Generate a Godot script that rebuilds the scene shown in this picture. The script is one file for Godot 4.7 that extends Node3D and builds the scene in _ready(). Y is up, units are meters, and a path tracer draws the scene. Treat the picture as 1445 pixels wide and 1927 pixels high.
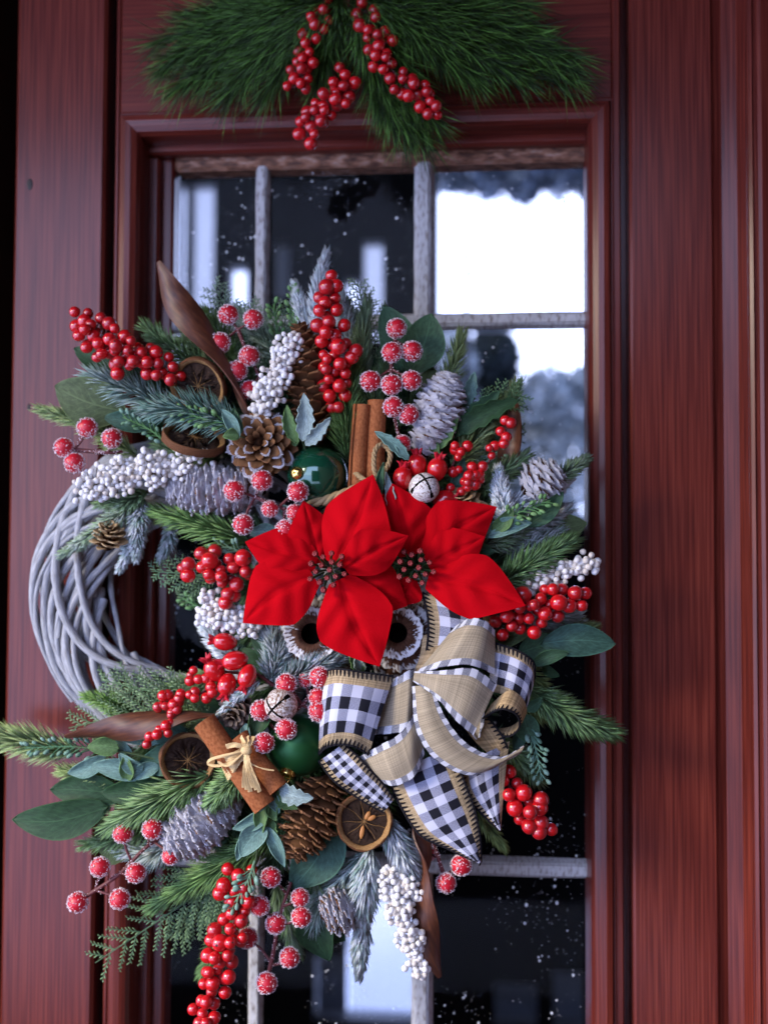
extends Node3D

# ---------------------------------------------------------------- measures
const FOCAL := 2100.0                      # focal length in photograph pixels
const REACH := 1.05                        # metres from the lens to the wreath
const PX := 0.0005                         # metres per photograph pixel at the wreath
var eye := Vector3.ZERO
var look := Basis.IDENTITY
var rng := RandomNumberGenerator.new()
var M := {}                                # materials
var K := {}                                # shared meshes


# A growing triangle mesh
class MB:
	var v := PackedVector3Array()
	var n := PackedVector3Array()
	var uv := PackedVector2Array()
	var c := PackedColorArray()
	var idx := PackedInt32Array()
	var col := Color.WHITE

	func vert(p: Vector3, nn: Vector3, t := Vector2.ZERO) -> int:
		v.append(p)
		n.append(nn)
		uv.append(t)
		c.append(col)
		return v.size() - 1

	func tri(i: int, j: int, k: int) -> void:
		if (v[j] - v[i]).cross(v[k] - v[i]).dot(n[i] + n[j] + n[k]) > 0.0:
			idx.append(i); idx.append(k); idx.append(j)
		else:
			idx.append(i); idx.append(j); idx.append(k)

	func quad(i: int, j: int, k: int, l: int) -> void:
		tri(i, j, k)
		tri(i, k, l)

	func flat_quad(a: Vector3, b: Vector3, d: Vector3, e: Vector3, out_: Vector3) -> void:
		var nn := (b - a).cross(e - a).normalized()
		if nn.dot(out_) < 0.0:
			nn = -nn
		quad(vert(a, nn), vert(b, nn), vert(d, nn), vert(e, nn))

	# box with chamfered edges; t places it
	func box(lo: Vector3, hi: Vector3, b := 0.001, t := Transform3D.IDENTITY) -> void:
		var mid := (lo + hi) * 0.5
		var h := (hi - lo) * 0.5
		b = minf(b, minf(h.x, minf(h.y, h.z)) * 0.9)
		var corner := func(s: Vector3, ax: int) -> Vector3:
			var p := Vector3(s.x * (h.x - (0.0 if ax == 0 else b)), s.y * (h.y - (0.0 if ax == 1 else b)), s.z * (h.z - (0.0 if ax == 2 else b)))
			return t * (mid + p)
		for ax in 3:
			var a1 := (ax + 1) % 3
			var a2 := (ax + 2) % 3
			for s in [-1.0, 1.0]:
				var q := []
				for w in [[-1.0, -1.0], [1.0, -1.0], [1.0, 1.0], [-1.0, 1.0]]:
					var sv := Vector3.ZERO
					sv[ax] = s; sv[a1] = w[0]; sv[a2] = w[1]
					q.append(corner.call(sv, ax))
				var o := Vector3.ZERO
				o[ax] = s
				flat_quad(q[0], q[1], q[2], q[3], t.basis * o)
			for s in [-1.0, 1.0]:
				for w in [-1.0, 1.0]:
					var p0 := Vector3.ZERO
					var p1 := Vector3.ZERO
					p0[ax] = -1.0; p0[a1] = s; p0[a2] = w
					p1[ax] = 1.0; p1[a1] = s; p1[a2] = w
					var o := Vector3.ZERO
					o[a1] = s; o[a2] = w
					flat_quad(corner.call(p0, a1), corner.call(p1, a1), corner.call(p1, a2), corner.call(p0, a2), t.basis * o)
		for sx in [-1.0, 1.0]:
			for sy in [-1.0, 1.0]:
				for sz in [-1.0, 1.0]:
					var s := Vector3(sx, sy, sz)
					var nn := (t.basis * s).normalized()
					tri(vert(corner.call(s, 0), nn), vert(corner.call(s, 1), nn), vert(corner.call(s, 2), nn))

	# round tube through points with a radius at each
	func tube(p: PackedVector3Array, r: PackedFloat32Array, sides := 8, caps := true, flatten := 1.0, up := Vector3(0.13, 0.2, 1)) -> void:
		var count := p.size()
		var first := -1
		var side := Vector3.ZERO
		var run := 0.0
		for i in count:
			var d := (p[mini(i + 1, count - 1)] - p[maxi(i - 1, 0)]).normalized()
			if i == 0:
				side = d.cross(up).normalized()
				if side.length() < 0.5:
					side = d.cross(Vector3.RIGHT).normalized()
			else:
				side = (side - d * side.dot(d)).normalized()
				run += p[i].distance_to(p[i - 1])
			var other := d.cross(side).normalized()
			var base := v.size()
			for k in sides + 1:
				var a := TAU * k / sides
				var o := side * cos(a) + other * sin(a) * flatten
				vert(p[i] + o * r[i], (side * cos(a) * flatten + other * sin(a)).normalized(), Vector2(float(k) / sides, run * 20.0))
			if first >= 0:
				for k in sides:
					quad(first + k, first + k + 1, base + k + 1, base + k)
			if caps and (i == 0 or i == count - 1):
				var nn := -d if i == 0 else d
				var mid := vert(p[i], nn)
				var ring := []
				for k in sides:
					ring.append(vert(v[base + k], nn))
				for k in sides:
					tri(mid, ring[k], ring[(k + 1) % sides])
			first = base

	# surface of revolution about t's y axis: profile points (radius, height)
	func lathe(prof: Array, segs: int, t := Transform3D.IDENTITY, wob := 0.0, sd := 0.0) -> void:
		var rows := prof.size()
		var start := v.size()
		for i in rows:
			var q: Vector2 = prof[i]
			var d: Vector2 = (prof[mini(i + 1, rows - 1)] - prof[maxi(i - 1, 0)])
			var nn := Vector2(-d.y, d.x).normalized() * -1.0
			for k in segs + 1:
				var a := TAU * k / segs
				var f := 1.0 + wob * (sin(a * 3.0 + sd) * 0.5 + sin(a * 7.0 + sd * 2.0 + i) * 0.3 + sin(a * 13.0 + sd * 3.1 + i * 1.7) * 0.2)
				vert(t * Vector3(cos(a) * q.x * f, q.y, sin(a) * q.x * f), (t.basis * Vector3(cos(a) * nn.x, nn.y, sin(a) * nn.x)).normalized(), Vector2(float(k) / segs, float(i) / rows))
		for i in rows - 1:
			for k in segs:
				var a := start + i * (segs + 1) + k
				quad(a, a + 1, a + segs + 2, a + segs + 1)

	# open or thick sheet through rows of points
	func sheet(rows: Array, thick := 0.0, uvs = null, cols = null) -> void:
		var nr := rows.size()
		var nc: int = rows[0].size()
		var ns := []
		for i in nr:
			var line := PackedVector3Array()
			for j in nc:
				var du: Vector3 = rows[mini(i + 1, nr - 1)][j] - rows[maxi(i - 1, 0)][j]
				var dv: Vector3 = rows[i][mini(j + 1, nc - 1)] - rows[i][maxi(j - 1, 0)]
				var q := du.cross(dv)
				if q.length() < 1e-12:
					q = line[j - 1] if j else Vector3.BACK
				line.append(q.normalized())
			ns.append(line)
		# let the front be the side that looks at +z on average
		var total := Vector3.ZERO
		for line in ns:
			for q in line:
				total += q
		var sgn := 1.0 if total.z >= 0.0 else -1.0
		var keep := col
		for side in ([1.0] if thick == 0.0 else [1.0, -1.0]):
			var start := v.size()
			for i in nr:
				for j in nc:
					var nn: Vector3 = ns[i][j] * sgn * side
					var t := Vector2(float(j) / (nc - 1), float(i) / (nr - 1))
					if cols != null:
						col = cols.call(t, side)
					vert(rows[i][j] + nn * thick * 0.5, nn, uvs.call(t, side) if uvs != null else t)
			for i in nr - 1:
				for j in nc - 1:
					var a := start + i * nc + j
					quad(a, a + 1, a + nc + 1, a + nc)
		if thick > 0.0:
			var ring := []
			for j in nc: ring.append(Vector2i(0, j))
			for i in range(1, nr): ring.append(Vector2i(i, nc - 1))
			for j in range(nc - 2, -1, -1): ring.append(Vector2i(nr - 1, j))
			for i in range(nr - 2, 0, -1): ring.append(Vector2i(i, 0))
			var centre: Vector3 = rows[nr / 2][nc / 2]
			for k in ring.size():
				var a: Vector2i = ring[k]
				var b: Vector2i = ring[(k + 1) % ring.size()]
				var pa: Vector3 = rows[a.x][a.y]
				var pb: Vector3 = rows[b.x][b.y]
				if pa.distance_to(pb) < 1e-7:
					continue
				var na: Vector3 = ns[a.x][a.y] * thick * 0.5
				var nb: Vector3 = ns[b.x][b.y] * thick * 0.5
				if cols != null:
					col = cols.call(Vector2(float(a.y) / (nc - 1), float(a.x) / (nr - 1)), 1.0)
				var at := v.size()
				flat_quad(pa + na, pb + nb, pb - nb, pa - na, (pa + pb) * 0.5 - centre)
				if uvs != null:
					for w in 4:
						var g: Vector2i = a if w == 0 or w == 3 else b
						uv[at + w] = uvs.call(Vector2(float(g.y) / (nc - 1), float(g.x) / (nr - 1)), 1.0)
		col = keep

	# slim pointed needle from a to b, three-sided
	func needle(a: Vector3, b: Vector3, w: float, c0: Color, c1: Color, flat := 0.55) -> void:
		var d := (b - a).normalized()
		var s := d.cross(Vector3(0.3, 0.1, 1)).normalized()
		var o := s.cross(d).normalized()
		var mid := a.lerp(b, 0.62)
		var start := v.size()
		for ring in 2:
			var p := a if ring == 0 else mid
			var r := w * (0.62 if ring == 0 else 1.0)
			col = c0 if ring == 0 else c0.lerp(c1, 0.62)
			vert(p + s * r, s)
			vert(p - s * r * 0.5 + o * r * flat * 1.5, (o - s * 0.5).normalized())
			vert(p - s * r * 0.5 - o * r * flat * 1.5, (-o - s * 0.5).normalized())
		col = c1
		var tip := vert(b, d)
		for k in 3:
			var m := (k + 1) % 3
			tri(start + k, start + m, start + 3 + k)
			tri(start + m, start + 3 + m, start + 3 + k)
			tri(start + 3 + k, start + 3 + m, tip)

	# small ball
	func ball(p: Vector3, r: Vector3, segs := 8, rings := 5, t := Basis.IDENTITY) -> void:
		var start := v.size()
		for i in rings + 1:
			var e := PI * i / rings
			for k in segs + 1:
				var a := TAU * k / segs
				var q := Vector3(sin(e) * cos(a), cos(e), sin(e) * sin(a))
				vert(p + t * (q * r), (t * (q / r)).normalized(), Vector2(float(k) / segs, float(i) / rings))
		for i in rings:
			for k in segs:
				var a := start + i * (segs + 1) + k
				quad(a, a + 1, a + segs + 2, a + segs + 1)

	func grain(p: Vector3, r: float, t: Basis) -> void:
		var ax := [t.x * r, t.y * r, t.z * r]
		var at := []
		for s in [1.0, -1.0]:
			for k in 3:
				at.append(vert(p + ax[k] * s, ax[k].normalized() * s))
		for w in [[0, 1, 2], [1, 3, 2], [3, 4, 2], [4, 0, 2], [1, 0, 5], [3, 1, 5], [4, 3, 5], [0, 4, 5]]:
			tri(at[w[0]], at[w[1]], at[w[2]])

	func mesh(m: Material, into: ArrayMesh = null) -> ArrayMesh:
		var a := []
		a.resize(Mesh.ARRAY_MAX)
		a[Mesh.ARRAY_VERTEX] = v
		a[Mesh.ARRAY_NORMAL] = n
		a[Mesh.ARRAY_TEX_UV] = uv
		a[Mesh.ARRAY_COLOR] = c
		a[Mesh.ARRAY_INDEX] = idx
		if into == null:
			into = ArrayMesh.new()
		into.add_surface_from_arrays(Mesh.PRIMITIVE_TRIANGLES, a)
		into.surface_set_material(into.get_surface_count() - 1, m)
		return into


# ---------------------------------------------------------------- naming and placing
func thing(called: String, label: String, category: String, at: Vector3, group := "") -> Node3D:
	var o := Node3D.new()
	o.name = numbered(called)
	add_child(o)
	o.position = at
	o.set_meta("label", label)
	o.set_meta("category", category)
	if group:
		o.set_meta("group", group)
	return o


func numbered(called: String) -> String:
	var k := 0
	var s := called
	while has_node(NodePath(s)):
		k += 1
		s = "%s_%03d" % [called, k]
	return s


var counts := {}
func part(o: Node3D, called: String, mesh: Mesh, xf := Transform3D.IDENTITY, m: Material = null, kind := "") -> MeshInstance3D:
	var p := MeshInstance3D.new()
	var key := "%d/%s" % [o.get_instance_id(), called]
	var k: int = counts.get(key, 0)
	counts[key] = k + 1
	p.name = called if k == 0 else "%s_%03d" % [called, k]
	p.mesh = mesh
	if m:
		p.material_override = m
	o.add_child(p, true)
	p.transform = o.global_transform.affine_inverse() * xf
	if kind:
		p.set_meta("kind", kind)
	return p


func struct(called: String, mesh: Mesh) -> MeshInstance3D:
	var p := MeshInstance3D.new()
	p.name = called
	p.mesh = mesh
	p.set_meta("kind", "structure")
	add_child(p, true)
	return p


# point of the photograph at a distance z in front of the door
func P(x: float, y: float, z: float) -> Vector3:
	var d := look * Vector3((x - 722.5) / FOCAL, (963.5 - y) / FOCAL, -1.0)
	return eye + d * ((z - eye.z) / d.z)


# smooth curve through photograph points given as x, y, z (cm in front of the door), n points
func spl(q: Array, n: int) -> PackedVector3Array:
	var k: Array[Vector3] = []
	for i in range(0, q.size(), 3):
		k.append(P(q[i], q[i + 1], q[i + 2] * 0.01))
	return smooth(k, n)


func smooth(k: Array[Vector3], n: int) -> PackedVector3Array:
	var out := PackedVector3Array()
	var last := k.size() - 1
	for i in n:
		var f := float(i) / (n - 1) * last
		var a := mini(int(f), last - 1)
		f -= a
		var p0: Vector3 = k[a - 1] if a > 0 else k[a] * 2.0 - k[a + 1]
		var p3: Vector3 = k[a + 2] if a + 2 <= last else k[a + 1] * 2.0 - k[a]
		out.append(k[a].cubic_interpolate(k[a + 1], p0, p3, f))
	return out


func radii(n: int, a: float, b: float) -> PackedFloat32Array:
	var r := PackedFloat32Array()
	for i in n:
		r.append(lerpf(a, b, float(i) / (n - 1)))
	return r


func rnd(a: float, b: float) -> float:
	return rng.randf_range(a, b)


func rvec() -> Vector3:
	return Vector3(rng.randfn(), rng.randfn(), rng.randfn()).normalized()


func facing(nrm: Vector3, up := Vector3.UP) -> Basis:      # y axis along nrm
	var y := nrm.normalized()
	var x := up.cross(y)
	if x.length() < 0.01:
		x = Vector3.RIGHT.cross(y)
	x = x.normalized()
	return Basis(x, y, x.cross(y))


# ---------------------------------------------------------------- materials
func lin(r: float, g: float, b: float, a := 1.0) -> Color:
	return Color(r, g, b, a).linear_to_srgb()


func mat(called: String, c: Color, rough := 0.6, spec := 0.5) -> StandardMaterial3D:
	var m := StandardMaterial3D.new()
	m.resource_name = called
	m.albedo_color = c.linear_to_srgb()
	m.roughness = rough
	m.metallic_specular = spec
	M[called] = m
	return m


func vmat(called: String, rough := 0.6, spec := 0.5) -> StandardMaterial3D:
	var m := mat(called, Color.WHITE, rough, spec)
	m.vertex_color_use_as_albedo = true
	return m


func noise_tex(freq: float, octaves: int, stops: Array, sd := 1, side := 512, kind := FastNoiseLite.TYPE_SIMPLEX_SMOOTH) -> NoiseTexture2D:
	var f := FastNoiseLite.new()
	f.noise_type = kind
	f.frequency = freq
	f.fractal_octaves = octaves
	f.seed = sd
	var t := NoiseTexture2D.new()
	t.width = side
	t.height = side
	t.seamless = true
	t.noise = f
	if stops.size():
		var g := Gradient.new()
		var at := PackedFloat32Array()
		var cs := PackedColorArray()
		for s in stops:
			at.append(s[0])
			cs.append(s[1].linear_to_srgb() if s[1] is Color else Color(s[1], s[1], s[1]))
		g.offsets = at
		g.colors = cs
		t.color_ramp = g
	return t


func tri(m: StandardMaterial3D, s: Vector3, world := false) -> StandardMaterial3D:
	m.uv1_triplanar = true
	m.uv1_world_triplanar = world
	m.uv1_scale = s
	return m


func relief(m: StandardMaterial3D, t: Texture2D, cm: float) -> StandardMaterial3D:
	m.heightmap_enabled = true
	m.heightmap_texture = t
	m.heightmap_scale = cm
	return m


func _ready() -> void:
	rng.seed = 20241
	set_camera_and_light()
	make_materials()
	make_shared_meshes()
	build_door()
	build_porch()
	build_room()
	build_wreath()


func set_camera_and_light() -> void:
	var yaw := deg_to_rad(5.0)
	var pitch := deg_to_rad(2.4)
	look = Basis.from_euler(Vector3(pitch, yaw, deg_to_rad(0.25)))
	eye = Vector3(0, 0, 0.1) + look.z * REACH
	var cam := Camera3D.new()
	cam.name = "camera"
	add_child(cam)
	cam.transform = Transform3D(look, eye)
	cam.near = 0.05
	cam.far = 400.0
	var lens := CameraAttributesPhysical.new()
	lens.frustum_focal_length = 35.0
	lens.frustum_focus_distance = 1.0
	lens.exposure_aperture = 2.3
	lens.frustum_near = 0.05
	lens.frustum_far = 400.0
	cam.attributes = lens
	cam.keep_aspect = Camera3D.KEEP_HEIGHT
	cam.fov = rad_to_deg(2.0 * atan(963.5 / FOCAL))
	cam.current = true

	var env := Environment.new()
	env.background_mode = Environment.BG_SKY
	var sm := ProceduralSkyMaterial.new()
	sm.sky_top_color = lin(0.42, 0.52, 0.94)
	sm.sky_horizon_color = lin(0.61, 0.69, 1.0)
	sm.sky_curve = 0.2
	sm.sky_energy_multiplier = 1.9
	sm.ground_bottom_color = lin(0.25, 0.27, 0.3)
	sm.ground_horizon_color = lin(0.5, 0.55, 0.62)
	sm.use_debanding = false
	var sky := Sky.new()
	sky.sky_material = sm
	env.sky = sky
	env.tonemap_mode = Environment.TONE_MAPPER_LINEAR
	env.tonemap_exposure = 1.45
	env.sdfgi_enabled = true
	env.ssao_enabled = true
	env.ssil_enabled = true
	var we := WorldEnvironment.new()
	we.name = "daylight"
	we.environment = env
	add_child(we)

	var sun := DirectionalLight3D.new()
	sun.name = "sun"
	sun.light_energy = 1.0
	sun.light_angular_distance = 20.0
	sun.light_color = Color(1.0, 0.95, 0.87)
	sun.shadow_enabled = true
	add_child(sun)
	sun.look_at_from_position(Vector3(-2.3, 1.05, 1.6), Vector3.ZERO)


func make_materials() -> void:
	# varnished red wood: fine parallel ridges and long soft figure
	var grain := noise_tex(0.11, 2, [], 5)
	var figure := noise_tex(0.045, 3, [[0.0, Color(0.056, 0.0075, 0.005)], [0.4, Color(0.100, 0.0145, 0.009)], [0.6, Color(0.124, 0.020, 0.012)], [1.0, Color(0.18, 0.034, 0.019)]], 8)
	for k in [["upright wood", Vector3(12, 0.22, 12)], ["level wood", Vector3(0.22, 12, 12)]]:
		var m := mat(k[0], Color.WHITE, 0.5, 0.22)
		m.albedo_texture = figure
		tri(m, k[1])
		m.uv1_triplanar_sharpness = 8.0
		relief(m, figure, 0.02)
		m.clearcoat_enabled = true
		m.clearcoat = 0.5
		m.clearcoat_roughness = 0.22
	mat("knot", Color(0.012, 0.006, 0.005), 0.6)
	var flake := noise_tex(0.03, 4, [[0.0, Color(0.09, 0.065, 0.05)], [0.30, Color(0.30, 0.285, 0.28)], [0.5, Color(0.42, 0.42, 0.43)], [1.0, Color(0.50, 0.50, 0.52)]], 11)
	var m := mat("flaking paint", Color.WHITE, 0.7, 0.3)
	m.albedo_texture = flake
	tri(m, Vector3(14, 5, 14))
	relief(m, flake, 0.04)
	m = mat("worn sash wood", Color.WHITE, 0.6, 0.4)
	m.albedo_texture = noise_tex(0.03, 4, [[0.0, Color(0.03, 0.012, 0.008)], [0.4, Color(0.14, 0.06, 0.035)], [0.6, Color(0.26, 0.12, 0.07)], [1.0, Color(0.40, 0.30, 0.26)]], 12)
	tri(m, Vector3(3, 8, 8))
	relief(m, flake, 0.05)
	m = mat("pane glass", Color(0.9, 0.95, 1.0), 0.0, 0.16)
	m.albedo_color = Color(0.2, 0.22, 0.25, 0.006)
	m.transparency = BaseMaterial3D.TRANSPARENCY_ALPHA
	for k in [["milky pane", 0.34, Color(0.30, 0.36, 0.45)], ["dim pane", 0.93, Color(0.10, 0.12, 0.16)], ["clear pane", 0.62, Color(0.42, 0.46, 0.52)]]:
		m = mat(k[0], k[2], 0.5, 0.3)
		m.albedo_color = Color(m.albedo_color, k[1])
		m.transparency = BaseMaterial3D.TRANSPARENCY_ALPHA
	mat("snow speck", Color(0.75, 0.78, 0.82), 0.8, 0.2)
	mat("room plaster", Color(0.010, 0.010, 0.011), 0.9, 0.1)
	mat("porch boards", Color(0.06, 0.03, 0.02), 0.8, 0.2)
	mat("far window frame", Color(0.10, 0.11, 0.13), 0.6)
	m = mat("snow", Color(0.78, 0.80, 0.84), 0.95, 0.1)
	mat("trunk bark", Color(0.025, 0.02, 0.018), 0.95, 0.1)
	vmat("frosted leaf", 0.8, 0.2)
	make_wreath_materials()


# ---------------------------------------------------------------- the door
func board(o: Node3D, called: String, lo: Vector3, hi: Vector3, m: String, bevel := 0.002) -> MeshInstance3D:
	var b := MB.new()
	b.box(lo, hi, bevel)
	return part(o, called, b.mesh(M[m]))


func build_door() -> void:
	var top := 0.95
	var low := -1.35
	var left := P(258, 450, 0).x           # edges of the glazed opening
	var right := P(1113, 1000, 0).x
	var head := P(700, 238, 0).y
	var foot := low + 0.16
	var d := thing("glazed_door", "varnished red wooden door with small panes behind the wreath", "door", Vector3((left + right) / 2, low, 0))

	# mitred moulding round the opening
	var prof := [Vector2(-0.002, -0.062), Vector2(-0.002, -0.020), Vector2(-0.001, -0.006), Vector2(0.002, -0.0005), Vector2(0.0075, 0.0022), Vector2(0.013, 0.0034), Vector2(0.0185, 0.0022), Vector2(0.0205, -0.002), Vector2(0.0215, -0.0045), Vector2(0.0245, -0.0045)]
	var at := func(side: int, e: int, q: Vector2) -> Vector3:     # side 0 left 1 head 2 right 3 foot, e end
		var x0 := left - q.x
		var x1 := right + q.x
		var y0 := foot - q.x
		var y1 := head + q.x
		match side:
			0: return Vector3(x0, y0 if e == 0 else y1, q.y)
			1: return Vector3(x0 if e == 0 else x1, y1, q.y)
			2: return Vector3(x1, y1 if e == 0 else y0, q.y)
			_: return Vector3(x1 if e == 0 else x0, y0, q.y)
	for side in 4:
		var b := MB.new()
		for i in prof.size() - 1:
			var a0: Vector3 = at.call(side, 0, prof[i])
			var a1: Vector3 = at.call(side, 1, prof[i])
			var b0: Vector3 = at.call(side, 0, prof[i + 1])
			var b1: Vector3 = at.call(side, 1, prof[i + 1])
			b.flat_quad(a0, a1, b1, b0, Vector3(left + right, head + foot, 0.0) * 0.5 + Vector3(0, 0, 3.0) - (a0 + b1) * 0.5)
		part(d, "moulding", b.mesh(M["level wood" if side % 2 else "upright wood"]))

	var edge_l := P(213, 450, 0).x
	var edge_r := P(1171, 1000, 0).x
	board(d, "stile", Vector3(edge_l, low, -0.05), Vector3(left - 0.0215, top, -0.003), "upright wood", 0.0015)
	board(d, "stile", Vector3(right + 0.0225, low, -0.05), Vector3(edge_r, top, -0.003), "upright wood", 0.0015)
	board(d, "top_rail", Vector3(left - 0.0215, head + 0.0235, -0.05), Vector3(right + 0.0225, top, -0.0035), "level wood", 0.0015)
	board(d, "bottom_rail", Vector3(left - 0.0215, low, -0.05), Vector3(right + 0.0225, foot - 0.0235, -0.0035), "level wood", 0.0015)

	# sash inside the reveal
	var gz := -0.056
	var gl := P(331, 450, gz).x
	var gr := right + 0.004
	var gt := P(560, 322, gz).y
	board(d, "sash_bar", Vector3(left - 0.004, foot, gz - 0.02), Vector3(gl, head + 0.002, gz + 0.010), "upright wood", 0.003)
	board(d, "sash_bar", Vector3(gl, gt, gz - 0.02), Vector3(gr, head + 0.002, gz + 0.010), "worn sash wood", 0.004)
	board(d, "sash_bar", Vector3(left - 0.0005, head - 0.012, gz + 0.0102), Vector3(right + 0.0005, head + 0.001, gz + 0.026), "level wood", 0.003)
	board(d, "sash_bar", Vector3(left - 0.0005, foot, gz + 0.0102), Vector3(P(300, 450, gz + 0.02).x, head - 0.0125, gz + 0.022), "upright wood", 0.003)

	# muntins: two uprights cut by the cross bars
	var ux := [P(493, 430, gz + 0.006).x, P(798, 430, gz + 0.006).x]
	var uw := [0.0165, 0.0225]
	var cy := [P(970, 602, gz + 0.006).y, P(1010, 1634, gz + 0.006).y]
	var stops := [foot, cy[1] - 0.0105, cy[1] + 0.0105, cy[0] - 0.0085, cy[0] + 0.0085, gt]
	for k in 2:
		for s in 3:
			muntin(d, Vector3(ux[k], stops[s * 2] - 0.003, gz), Vector3(ux[k], stops[s * 2 + 1] + 0.003, gz), uw[k], s * 2 + k)
	var xs := [gl, ux[0], ux[1], gr]
	for k in 2:
		muntin(d, Vector3(gl, cy[k], gz), Vector3(gr, cy[k], gz), 0.021 if k else 0.0185, k)

	# nine panes with specks of snow on them
	for i in 3:
		for j in 3:
			var lo := Vector3(xs[i], stops[j * 2], gz - 0.0035)
			var hi := Vector3(xs[i + 1], stops[j * 2 + 1], gz - 0.0005)
			var b := MB.new()
			b.flat_quad(lo, Vector3(hi.x, lo.y, lo.z), Vector3(hi.x, hi.y, lo.z), Vector3(lo.x, hi.y, lo.z), Vector3.BACK)
			var pane := part(d, "pane", b.mesh(M["pane glass"]))
			b = MB.new()
			var drift := FastNoiseLite.new()
			drift.seed = i * 3 + j
			drift.frequency = 9.0
			var many := int((hi.x - lo.x) * (hi.y - lo.y) * 24000.0)
			for k in many:
				var p := Vector3(rnd(lo.x, hi.x), rnd(lo.y, hi.y), gz)
				if drift.get_noise_2d(p.x, p.y) + rnd(-0.25, 0.25) < 0.05:
					continue
				var r := 0.00026 + 0.0013 * pow(rng.randf(), 9.0)
				b.ball(p, Vector3(r, r * rnd(0.8, 1.5), 0.0002), 6, 3)
			part(pane, "snow_speck", b.mesh(M["snow speck"]), Transform3D.IDENTITY, null, "stuff")

	# posts either side
	var lp := thing("door_post", "dull red wooden door post with a dark knot beside the willow ring", "door post", Vector3(P(110, 900, 0).x, low, 0))
	var x0 := P(22, 700, 0).x
	var x1 := P(197, 450, 0).x
	board(lp, "board", Vector3(x0, low, -0.03), Vector3(x1, top, 0.0015), "upright wood", 0.0035)
	var kb := MB.new()
	kb.ball(P(57, 347, 0.0015), Vector3(0.0034, 0.0062, 0.0006), 14, 6)
	part(lp, "knot", kb.mesh(M["knot"]))
	kb = MB.new()
	kb.ball(P(55, 766, 0.0015), Vector3(0.0022, 0.0035, 0.0005), 10, 5)
	part(lp, "knot", kb.mesh(M["knot"]))
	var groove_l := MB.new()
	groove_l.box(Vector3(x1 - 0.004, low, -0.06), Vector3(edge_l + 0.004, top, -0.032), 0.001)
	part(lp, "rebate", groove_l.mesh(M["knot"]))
	board(lp, "return_board", Vector3(x0 + 0.001, low, -0.30), Vector3(x0 + 0.02, top, -0.031), "upright wood")

	var rp := thing("door_post", "broad dark red wooden door post on the side of the checked bow", "door post", Vector3(P(1290, 900, 0).x, low, 0))
	var r0 := P(1187, 900, 0).x
	var r1 := P(1345, 900, 0).x
	var r2 := P(1408, 900, 0.01).x
	board(rp, "board", Vector3(r0, low, -0.03), Vector3(r1, top, 0.0015), "upright wood", 0.0022)
	board(rp, "rebate", Vector3(edge_r - 0.004, low, -0.06), Vector3(r0 + 0.004, top, -0.031), "upright wood")
	var cove := MB.new()
	var cp := [Vector2(r1 - 0.0015, -0.012), Vector2(r1, -0.003), Vector2(r1 + 0.010, -0.006), Vector2(r2 - 0.006, -0.002), Vector2(r2, 0.012)]
	for i in cp.size() - 1:
		cove.flat_quad(Vector3(cp[i].x, low, cp[i].y), Vector3(cp[i].x, top, cp[i].y), Vector3(cp[i + 1].x, top, cp[i + 1].y), Vector3(cp[i + 1].x, low, cp[i + 1].y), Vector3(-0.4, 0, 1))
	part(rp, "cove", cove.mesh(M["upright wood"]))
	var cas := thing("door_casing", "reeded red wooden casing outside the broad door post", "door casing", Vector3(r2 + 0.02, low, 0))
	var cb := MB.new()
	var q := [Vector2(r2 + 0.0003, -0.01), Vector2(r2 + 0.0003, 0.0125), Vector2(r2 + 0.0012, 0.0165), Vector2(r2 + 0.0045, 0.0185), Vector2(r2 + 0.0065, 0.0165), Vector2(r2 + 0.0085, 0.0165), Vector2(r2 + 0.0095, 0.020), Vector2(r2 + 0.013, 0.0215), Vector2(r2 + 0.02, 0.020), Vector2(r2 + 0.06, 0.020), Vector2(r2 + 0.065, 0.016), Vector2(r2 + 0.065, -0.02)]
	for i in q.size() - 1:
		cb.flat_quad(Vector3(q[i].x, low, q[i].y), Vector3(q[i].x, top, q[i].y), Vector3(q[i + 1].x, top, q[i + 1].y), Vector3(q[i + 1].x, low, q[i + 1].y), Vector3(0.0 if i > 2 else -1.0, 0, 1))
	part(cas, "reeding", cb.mesh(M["upright wood"]))


func muntin(d: Node3D, a: Vector3, b: Vector3, w_: float, sd: int) -> void:
	var s := (b - a).normalized().cross(Vector3.BACK)
	var prof := [Vector2(-0.5, 0.0005), Vector2(-0.46, 0.003), Vector2(-0.30, 0.0085), Vector2(-0.22, 0.0085), Vector2(-0.20, 0.0105), Vector2(0.20, 0.0105), Vector2(0.22, 0.0085), Vector2(0.30, 0.0085), Vector2(0.46, 0.003), Vector2(0.5, 0.0005)]
	var m := MB.new()
	var n := 24
	for i in prof.size() - 1:
		for k in n:
			var q := []
			for w in [[i, k], [i, k + 1], [i + 1, k + 1], [i + 1, k]]:
				var f: float = float(w[1]) / n
				q.append(a.lerp(b, f) + s * (prof[w[0]].x * w_ + sin(f * 19.0 + sd * 2.0 + w[0]) * 0.0003) + Vector3(0, 0, prof[w[0]].y + sin(f * 31.0 + sd + w[0] * 0.5) * 0.0002))
			m.flat_quad(q[0], q[1], q[2], q[3], Vector3.BACK)
	part(d, "muntin", m.mesh(M["flaking paint"]))


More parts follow.
